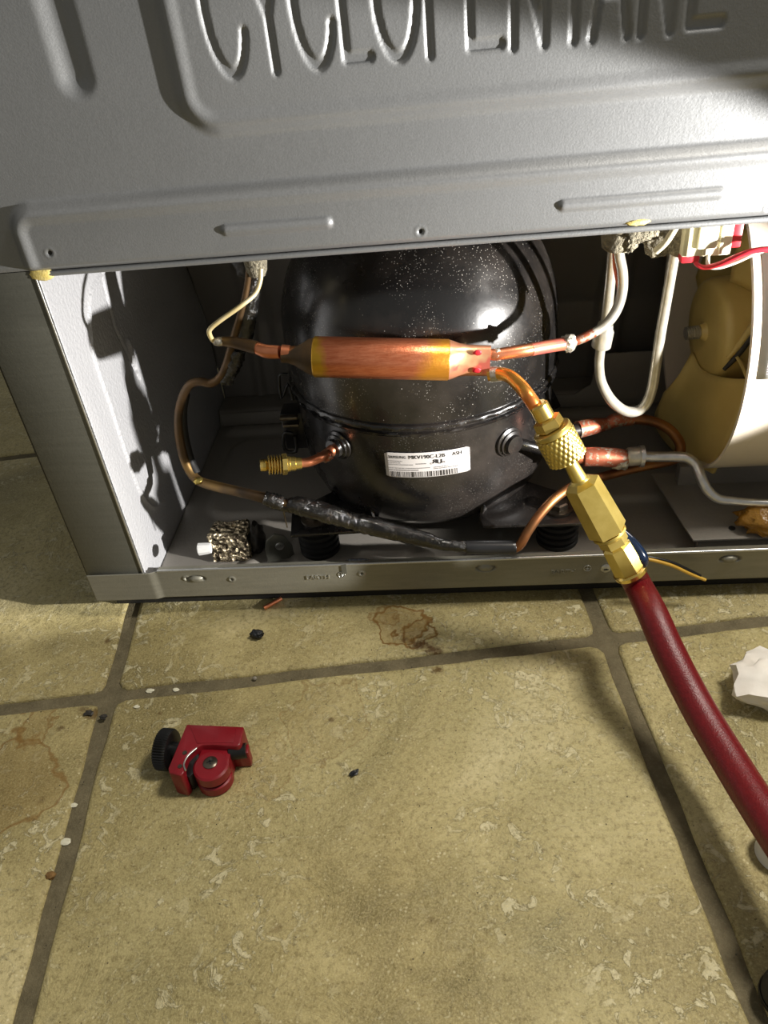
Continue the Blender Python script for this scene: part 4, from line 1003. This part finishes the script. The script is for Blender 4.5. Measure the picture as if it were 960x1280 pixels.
# ================================================================== CHARGING HOSE
hose = root('charging_hose', 'red refrigerant charging hose with brass fittings screwed to the drier outlet', 'hose', at(790, 715, -0.05))
P = [at(672, 508, -0.030), at(697, 555, -0.035), at(722, 590, -0.039), at(742, 630, -0.0425), at(766, 678, -0.0465), at(790, 718, -0.050)]
def seg_axis(i, j): return P[i], (P[j] - P[i]).normalized()
def pxr(px, p): return px * 0.5 * depth(p) / FPX
H0 = at(672, 505, -0.0300); H1 = at(792, 722, -0.0500); hax = (H1 - H0).normalized(); HL = (H1 - H0).length
def hp(px, py):
    """distance along the fitting's axis nearest to this picture point"""
    best = None
    for k in range(401):
        q = H0 + hax * (HL * 1.1 * k / 400); v = RM @ (np.array(q) - CAM); d = (v[0] / v[2] * FPX + 480 - px) ** 2 + (v[1] / v[2] * FPX + 640 - py) ** 2
        if best is None or d < best[0]: best = (d, HL * 1.1 * k / 400)
    return best[1]
def hr(px, s): return pxr(px, H0 + hax * s)
k0, k1, k2, k3 = hp(672, 506), hp(681, 523), hp(690, 540), hp(705, 570)
lathe('flare_collar', [(k0 - 0.0005, hr(20, k0)), (k0 + 0.0005, hr(25, k0)), (k1 - 0.0005, hr(25, k1)), (k1, hr(22, k1))], H0, hax, 'brass', hose, seg=36)
lathe('hex_nut', [(k1 - 0.0004, hr(24, k1)), (k1 + 0.0008, hr(36, k1)), (k1 + 0.0055, hr(38, k1)), (k1 + 0.0065, hr(30, k1))], H0, hax, 'brass', hose, seg=6, ang=10)
lathe('thread', [(k1 + 0.0064, hr(28, k1)), (k1 + 0.0072, hr(31, k1)), (k1 + 0.0080, hr(28, k1)), (k1 + 0.0088, hr(31, k1)), (k1 + 0.010, hr(28, k1)), (k2 + 0.004, hr(28, k2))], H0, hax, 'brass', hose, seg=36)
kk0, kk1 = hp(687, 536), hp(708, 576)
NK = 26; kp = [(kk0, hr(32, kk0)), (kk0, hr(46, kk0)), (kk0 + 0.0006, hr(49, kk0)), (kk0 + 0.0028, hr(49, kk0)), (kk0 + 0.0030, hr(46, kk0))]
nflat = len(kp)
for i in range(NK + 1): kp.append((kk0 + 0.0034 + (kk1 - kk0 - 0.0046) * i / NK, hr(49, kk1)))
kp += [(kk1 - 0.0008, hr(45, kk1)), (kk1, hr(28, kk1))]
def knurl(i, j, th, r):
    if nflat <= i < nflat + NK + 1:
        a = (i - nflat) * 0.50; b = j / 144 * 2 * math.pi * 24
        return r + 0.00042 * (abs(math.sin((b + a * 1.5) / 2 * 1.0)) + abs(math.sin((b - a * 1.5) / 2)) - 1.2)
    return r
lathe('knurled_coupler', kp, H0, hax, 'brass_dull', hose, seg=144, ang=60, fn=knurl, label='diamond-knurled brass coupler')
h0, h1 = hp(729, 600), hp(763, 664)
lathe('valve_stem', [(kk1 - 0.001, hr(20, kk1)), (kk1 + 0.001, hr(18, kk1)), (kk1 + 0.004, hr(18, kk1)), (h0 - 0.0018, hr(20, h0)), (h0 - 0.0006, hr(26, h0)), (h0 + 0.001, hr(30, h0))], H0, hax, 'brass_dull', hose, seg=32)
lathe('hex_body', [(h0 - 0.0006, hr(28, h0)), (h0 + 0.0016, hr(46, h0)), (h1 - 0.0012, hr(50, h1)), (h1, hr(42, h1)), (h1 + 0.0004, hr(36, h1))], H0, hax, 'brass_dull', hose, seg=6, ang=10, label='long hexagonal brass body')
g0, g1 = h1, hp(770, 679)
lathe('swivel_ring', [(g0, hr(42, g0)), (g0 + 0.0010, hr(44, g0)), (g0 + 0.0020, hr(38, g0)), (g0 + 0.003, hr(36, g0))], H0, hax, 'brass_dull', hose, seg=36)
lathe('hex_nut', [(g0 + 0.0022, hr(30, g0)), (g0 + 0.0028, hr(37, g0)), (g1 - 0.0006, hr(37, g1)), (g1, hr(30, g1))], H0, hax, 'brass_dull', hose, seg=6, ang=10)
f1 = hp(790, 716)
lathe('ferrule', [(g1 - 0.0002, hr(30, g1)), (g1 + 0.0010, hr(38, g1)), (f1 - 0.0040, hr(41, f1)), (f1 - 0.0030, hr(40, f1))], H0, hax, 'brass_dull', hose, seg=8, ang=10)
lathe('ferrule_lip', [(f1 - 0.0032, hr(38, f1)), (f1 - 0.0024, hr(43, f1)), (f1 - 0.0002, hr(42, f1)), (f1, hr(34, f1))], H0, hax, 'brass', hose, seg=36)
e = H0 + hax * (f1 - 0.001)
tube('hose_tube', [e, e + hax * 0.010, at(815, 766, -0.074), at(838, 818, -0.095), at(872, 884, -0.119), at(915, 956, -0.148), at(962, 1030, -0.178), at(1010, 1100, -0.203), at(1060, 1165, -0.222), Vector((0.27, -0.285, 0.030)), Vector((0.37, -0.36, 0.012)), Vector((0.50, -0.42, 0.0085))], [0.0074, 0.0075, 0.0077, 0.0079, 0.0081, 0.0083, 0.0083, 0.0083, 0.0083, 0.0083, 0.0083, 0.0083], 'hose_red', hose, seg=40, k=12, label='dark red rubber hose')
tube('shut_off_lever', [at(766, 656, -0.040), at(780, 668, -0.042), at(792, 682, -0.045), at(801, 696, -0.048), at(804, 705, -0.050), at(800, 709, -0.051)], [0.0014, 0.0024, 0.0034, 0.0036, 0.0026, 0.0012], 'blue_enamel', hose, seg=16, label='dark blue glossy lever')
# copper tail from the drier's lower outlet into the fitting
tail = root('process_tube', 'golden orange copper tube bending from the lower drier outlet into the brass fitting', 'pipe', at(650, 490, -0.02))
ptube('copper_tube', [(610, 468, -0.006, 17), (622, 467, -0.007, 17), (636, 470, -0.012, 17), (650, 482, -0.020, 18), (661, 496, -0.028, 18), (672, 512, -0.0302, 18)], 'copper_gold', tail, k=8, seg=24)
ptube('pale_collar', [(614, 468, -0.006, 20), (626, 467, -0.007, 19)], 'solder', tail, k=1)

# black and yellow lead end in front of the rail
ld = ptube('wire', [(800, 698, -0.006, 4), (815, 700, -0.007, 4.5), (840, 707, -0.008, 4.5), (862, 717, -0.009, 4.5), (882, 725, -0.010, 4)], 'yellow_wire', seg=8)
tag(ld, 'thin yellow wire end sticking out over the base rail right of the hose', 'wire'); center_origin(ld)
ld = ptube('wire', [(800, 696, -0.0045, 4), (815, 697, -0.0055, 4), (840, 703, -0.0065, 4), (862, 713, -0.008, 4), (876, 720, -0.009, 3.5)], 'black_plastic', seg=8)
tag(ld, 'thin black wire end lying just above the yellow one by the hose', 'wire'); center_origin(ld)

# ================================================================== TUBE CUTTER ON THE FLOOR
K0 = fl(250, 960)
cut = root('tube_cutter', 'small red metal tube cutter with a black knob lying on the floor tile', 'tube cutter', K0)
def kp_(px, py, z): return fl(px, py, z)
TOPZ = 0.0185
def floor_poly(name, pix, z0, z1, mat, parent, bev=0.0008, label=None, ztop=None):
    """outline given where its top face shows, extruded straight down to z0"""
    pts = [fl(a, b, z1) for a, b in pix]
    area = sum(pts[i].x * pts[(i + 1) % len(pts)].y - pts[(i + 1) % len(pts)].x * pts[i].y for i in range(len(pts)))
    if area < 0: pts = pts[::-1]
    return prism(name, [(p.x, p.y) for p in pts], (0, 0, 0), (1, 0, 0), (0, 1, 0), (0, 0, 1), z0, z1, mat, parent, bev=bev, label=label)
body = floor_poly('cutter_body', [(233, 905), (305, 908), (304, 914), (301, 930), (297, 933), (268, 931), (252, 931), (243, 936), (234, 945), (230, 956), (231, 964), (226, 970), (211, 966), (210, 960)], 0.0005, TOPZ, 'cutter_red', cut, bev=0.0009)
floor_poly('recessed_face', [(238, 909), (295, 911), (291, 928), (246, 929)], TOPZ - 0.0002, TOPZ + 0.0003, 'cutter_red', cut, bev=0.0002)
# slide block at the right
floor_poly('slide_block', [(283, 928), (311, 930), (310, 941), (283, 942)], 0.0005, 0.0125, 'cutter_red', cut, bev=0.0007)
s1, s2 = fl(286, 941, 0.0118), fl(308, 938, 0.0118)
lathe('guide_roller', [(0, 0.0034), (0.0005, 0.0040), ((s2 - s1).length, 0.0040)], s1, (s2 - s1), 'cutter_black', cut, seg=28)
# round wheel housing: two red discs with the black cutting wheel between
wc = fl(259, 957, 0.0165); wz = Vector((0, 0, 1))
wr_ = 0.0094
wo = fl(266, 963, 0.010)
wc2 = Vector((wo.x, wo.y, 0))
lathe('wheel_plate', [(0.0002, wr_ - 0.0008), (0.001, wr_), (0.0058, wr_), (0.0064, wr_ - 0.0008)], wc2, wz, 'cutter_red', cut, seg=40)
lathe('cutting_wheel', [(0.006, wr_ * 0.86), (0.0084, wr_ * 0.86)], wc2, wz, 'cutter_black', cut, seg=40)
lathe('wheel_plate', [(0.0082, wr_ - 0.0006), (0.0086, wr_), (0.0140, wr_), (0.0148, wr_ - 0.0010)], wc2, wz, 'cutter_red', cut, seg=40)
prism('wheel_arm', [(-0.0088, 0), (0.0090, 0.0005), (0.0088, 0.0115), (-0.0070, 0.0115)], wc2, (1, 0, 0), (0, 1, 0), (0, 0, 1), 0.0010, 0.0146, 'cutter_red', cut, bev=0.0006)
sc = lathe('pivot_screw', [(0, 0.0038), (0.0006, 0.0038), (0.0012, 0.0028), (0.0014, 0.001)], wc2 + Vector((-0.0005, 0.0012, 0.0147)), wz, 'dark_steel', cut, seg=28)
for a in (0.4, 0.4 + math.pi / 2):
    d = Vector((math.cos(a), math.sin(a), 0)); e2 = Vector((-math.sin(a), math.cos(a), 0)); c = wc2 + Vector((-0.0005, 0.0012, 0))
    prism('cross_slot', [(-0.0018, -0.0004), (0.0018, -0.0004), (0.0018, 0.0004), (-0.0018, 0.0004)], c, d, e2, wz, 0.0156, 0.01625, 'black_rubber', sc)
# blade carriage in the throat
floor_poly('blade_carrier', [(237, 944), (247, 938), (251, 950), (246, 962), (236, 972), (231, 968), (233, 955)], 0.002, 0.0135, 'cutter_black', cut, bev=0.0006)
pe = [fl(a, b, TOPZ + 0.0001) for a, b in ((246, 935), (235, 945), (230, 955), (232, 963))]
tube('throat_edge', pe, 0.0005, 'bright_steel', cut, seg=8, label='bare worn metal edge')
for q in ((231, 941), (225, 958)):
    lathe('roll_pin', [(0, 0.0013), (0.0003, 0.0012)], fl(q[0], q[1], TOPZ), wz, 'dark_steel', cut, seg=16)
# knurled feed knob
kn0 = fl(199, 936, 0.0115); kax = (fl(222, 938, 0.0115) - kn0).normalized(); kax.z = 0
def kn(i, j, th, r): return r + (0.00035 * (1 if j % 2 else -1) if 2 <= i <= 9 else 0)
lathe('feed_knob', [(0, 0.006), (0.0002, 0.0092), (0.0008, 0.0104)] + [(0.0012 + 0.0009 * k, 0.0108) for k in range(7)] + [(0.0078, 0.0104), (0.0084, 0.0092), (0.0084, 0.005)], kn0, kax, 'cutter_black', cut, seg=96, ang=40, fn=kn, label='black knurled knob')
lathe('feed_screw', [(0.008, 0.0045), (0.0145, 0.0045)], kn0, kax, 'cutter_black', cut, seg=24)

# ================================================================== TISSUE, CAP, DARK KNOB, DEBRIS
from mathutils import noise as mn
def tissue_ball():
    bm = bmesh.new(); bmesh.ops.create_icosphere(bm, subdivisions=3, radius=1); c = fl(952, 868)
    rr_ = np.random.RandomState(11)
    for v in bm.verts:
        q = v.co.copy(); d = 0.34 * mn.noise(q * 1.5 + Vector((3, 1, 2))) + 0.30 * (rr_.rand() - 0.5)
        v.co = q * (1 + d) + Vector((rr_.rand() - .5, rr_.rand() - .5, 0)) * 0.10
    bmesh.ops.subdivide_edges(bm, edges=bm.edges[:], cuts=1)
    for v in bm.verts:
        v.co += v.co.normalized() * 0.04 * mn.noise(v.co * 5)
        v.co = Vector((v.co.x * 0.021, v.co.y * 0.019, max(v.co.z * 0.012 + 0.0105, 0.0003))) + Vector((c.x + 0.006, c.y - 0.001, 0))
    me = bpy.data.meshes.new('tissue'); bm.to_mesh(me); bm.free(); o = link_mesh('paper_tissue', me, 'tissue', None, smooth=False); auto(o.data, 48); return o
t_ = tissue_ball(); tag(t_, 'crumpled white paper tissue on the floor at the right', 'tissue'); center_origin(t_)
cp = fl(974, 1068); 
cpo = root('plastic_cap', 'small white plastic cap lying on the tile at the right edge of the picture', 'cap', cp)
lathe('cap_shell', [(0, 0.0098), (0.0006, 0.0106), (0.0110, 0.0100), (0.0122, 0.0088), (0.0122, 0.002)], cp, (0, 0, 1), 'white_plastic', cpo, seg=40)
kb = fl(980, 1250)
kbo = root('black_knob', 'dark rounded knob on the tile in the bottom right corner', 'knob', kb)
lathe('knob_body', [(0, 0.0080), (0.001, 0.0092), (0.008, 0.0095), (0.0115, 0.0078), (0.013, 0.004)], kb, (0, 0, 1), 'black_rubber', kbo, seg=32)
lathe('knob_rim', [(0.002, 0.0098), (0.003, 0.0101), (0.0045, 0.0098)], kb, (0, 0, 1), 'black_plastic', kbo, seg=32)

def deb(name, q, size, mat, label, cat, seed, z=0.0, rough=0.4, group=None, sub=2, rot=None):
    p = fl(q[0], q[1], z); o = blob(name, p + Vector((0, 0, size[2] * 0.85)), size, mat, None, sub=sub, seed=seed, rough=rough, flat=(sub < 3), rot=rot)
    tag(o, label, cat, group); center_origin(o); o.location.z = z; return o
deb('charred_lump', (322, 797), (0.0042, 0.0030, 0.0026), 'charcoal', 'black charred lump on the tile below the base rail', 'debris', 41, rough=0.5, sub=3)
deb('brown_crumb', (65, 1097), (0.0024, 0.0022, 0.0018), 'crumb_brown', 'round brown crumb in the left grout line', 'debris', 42, z=-0.0022)
deb('grey_bead', (319, 850), (0.0014, 0.0014, 0.0013), 'grey_bead', 'tiny grey bead on the grout line above the tube cutter', 'debris', 43, z=-0.0022, rough=0.1, sub=3)
deb('lint_speck', (443, 968), (0.0026, 0.0014, 0.0008), 'charcoal', 'dark tuft of lint on the big centre tile', 'debris', 44, rough=0.9, rot=Matrix.Rotation(0.8, 3, 'Z'))
for i, (a, b, sx_, lab) in enumerate(((188, 864, 0.0026, 'pale plaster flake at the tile corner above the tube cutter'), (220, 863, 0.0022, 'small pale plaster flake on the cross grout line'),
                                      (82, 1053, 0.0032, 'largest pale plaster flake low in the left grout line'), (93, 1007, 0.0022, 'pale plaster flake in the left grout line level with the brown stain'), (171, 884, 0.0020, 'pale plaster flake on the tile left above the cutter knob'))):
    deb('plaster_flake', (a, b), (sx_, sx_ * 0.6, 0.0006), 'flake_white', lab, 'debris', 50 + i, z=(-0.0022 if i != 4 else 0), group='pale plaster flakes on the floor')
for i, (a, b, sz, lab) in enumerate(((112, 892, 0.0026, 'dark crumb of broken grout at the left tile crossing'), (129, 898, 0.0022, 'smaller dark grout crumb just right of the larger one at the left tile crossing'))):
    deb('grout_crumb', (a, b), (sz, sz * 0.7, 0.0010), 'putty_dark', lab, 'debris', 60 + i, rough=0.8, group='broken grout crumbs at the tile crossing')
cs = tube('copper_offcut', [fl(330, 760, 0.0016), fl(352, 748, 0.0030)], 0.0015, 'copper_bright', seg=12)
tag(cs, 'short copper offcut on the tile in the shade under the base rail', 'debris'); center_origin(cs); 
# loose grit: too many and too small to count
V = []; F = []
for k in range(420):
    x, y = rng.uniform(-0.36, 0.22), rng.uniform(-0.30, -0.004); s = rng.uniform(0.0002, 0.0006); n0 = len(V)
    for a in range(3):
        th = a * 2.1 + rng.rand(); V.append((x + s * math.cos(th), y + s * math.sin(th), -0.0001))
    V.append((x, y, s * 0.9)); F += [(n0, n0 + 1, n0 + 3), (n0 + 1, n0 + 2, n0 + 3), (n0 + 2, n0, n0 + 3), (n0, n0 + 2, n0 + 1)]
gr = link_mesh('floor_grit', mesh('grit', V, F), 'putty_dark', None, smooth=False); tag(gr, 'dark specks of grit scattered over the stone floor tiles', 'grit'); gr['kind'] = 'stuff'
bpy.context.view_layer.update()
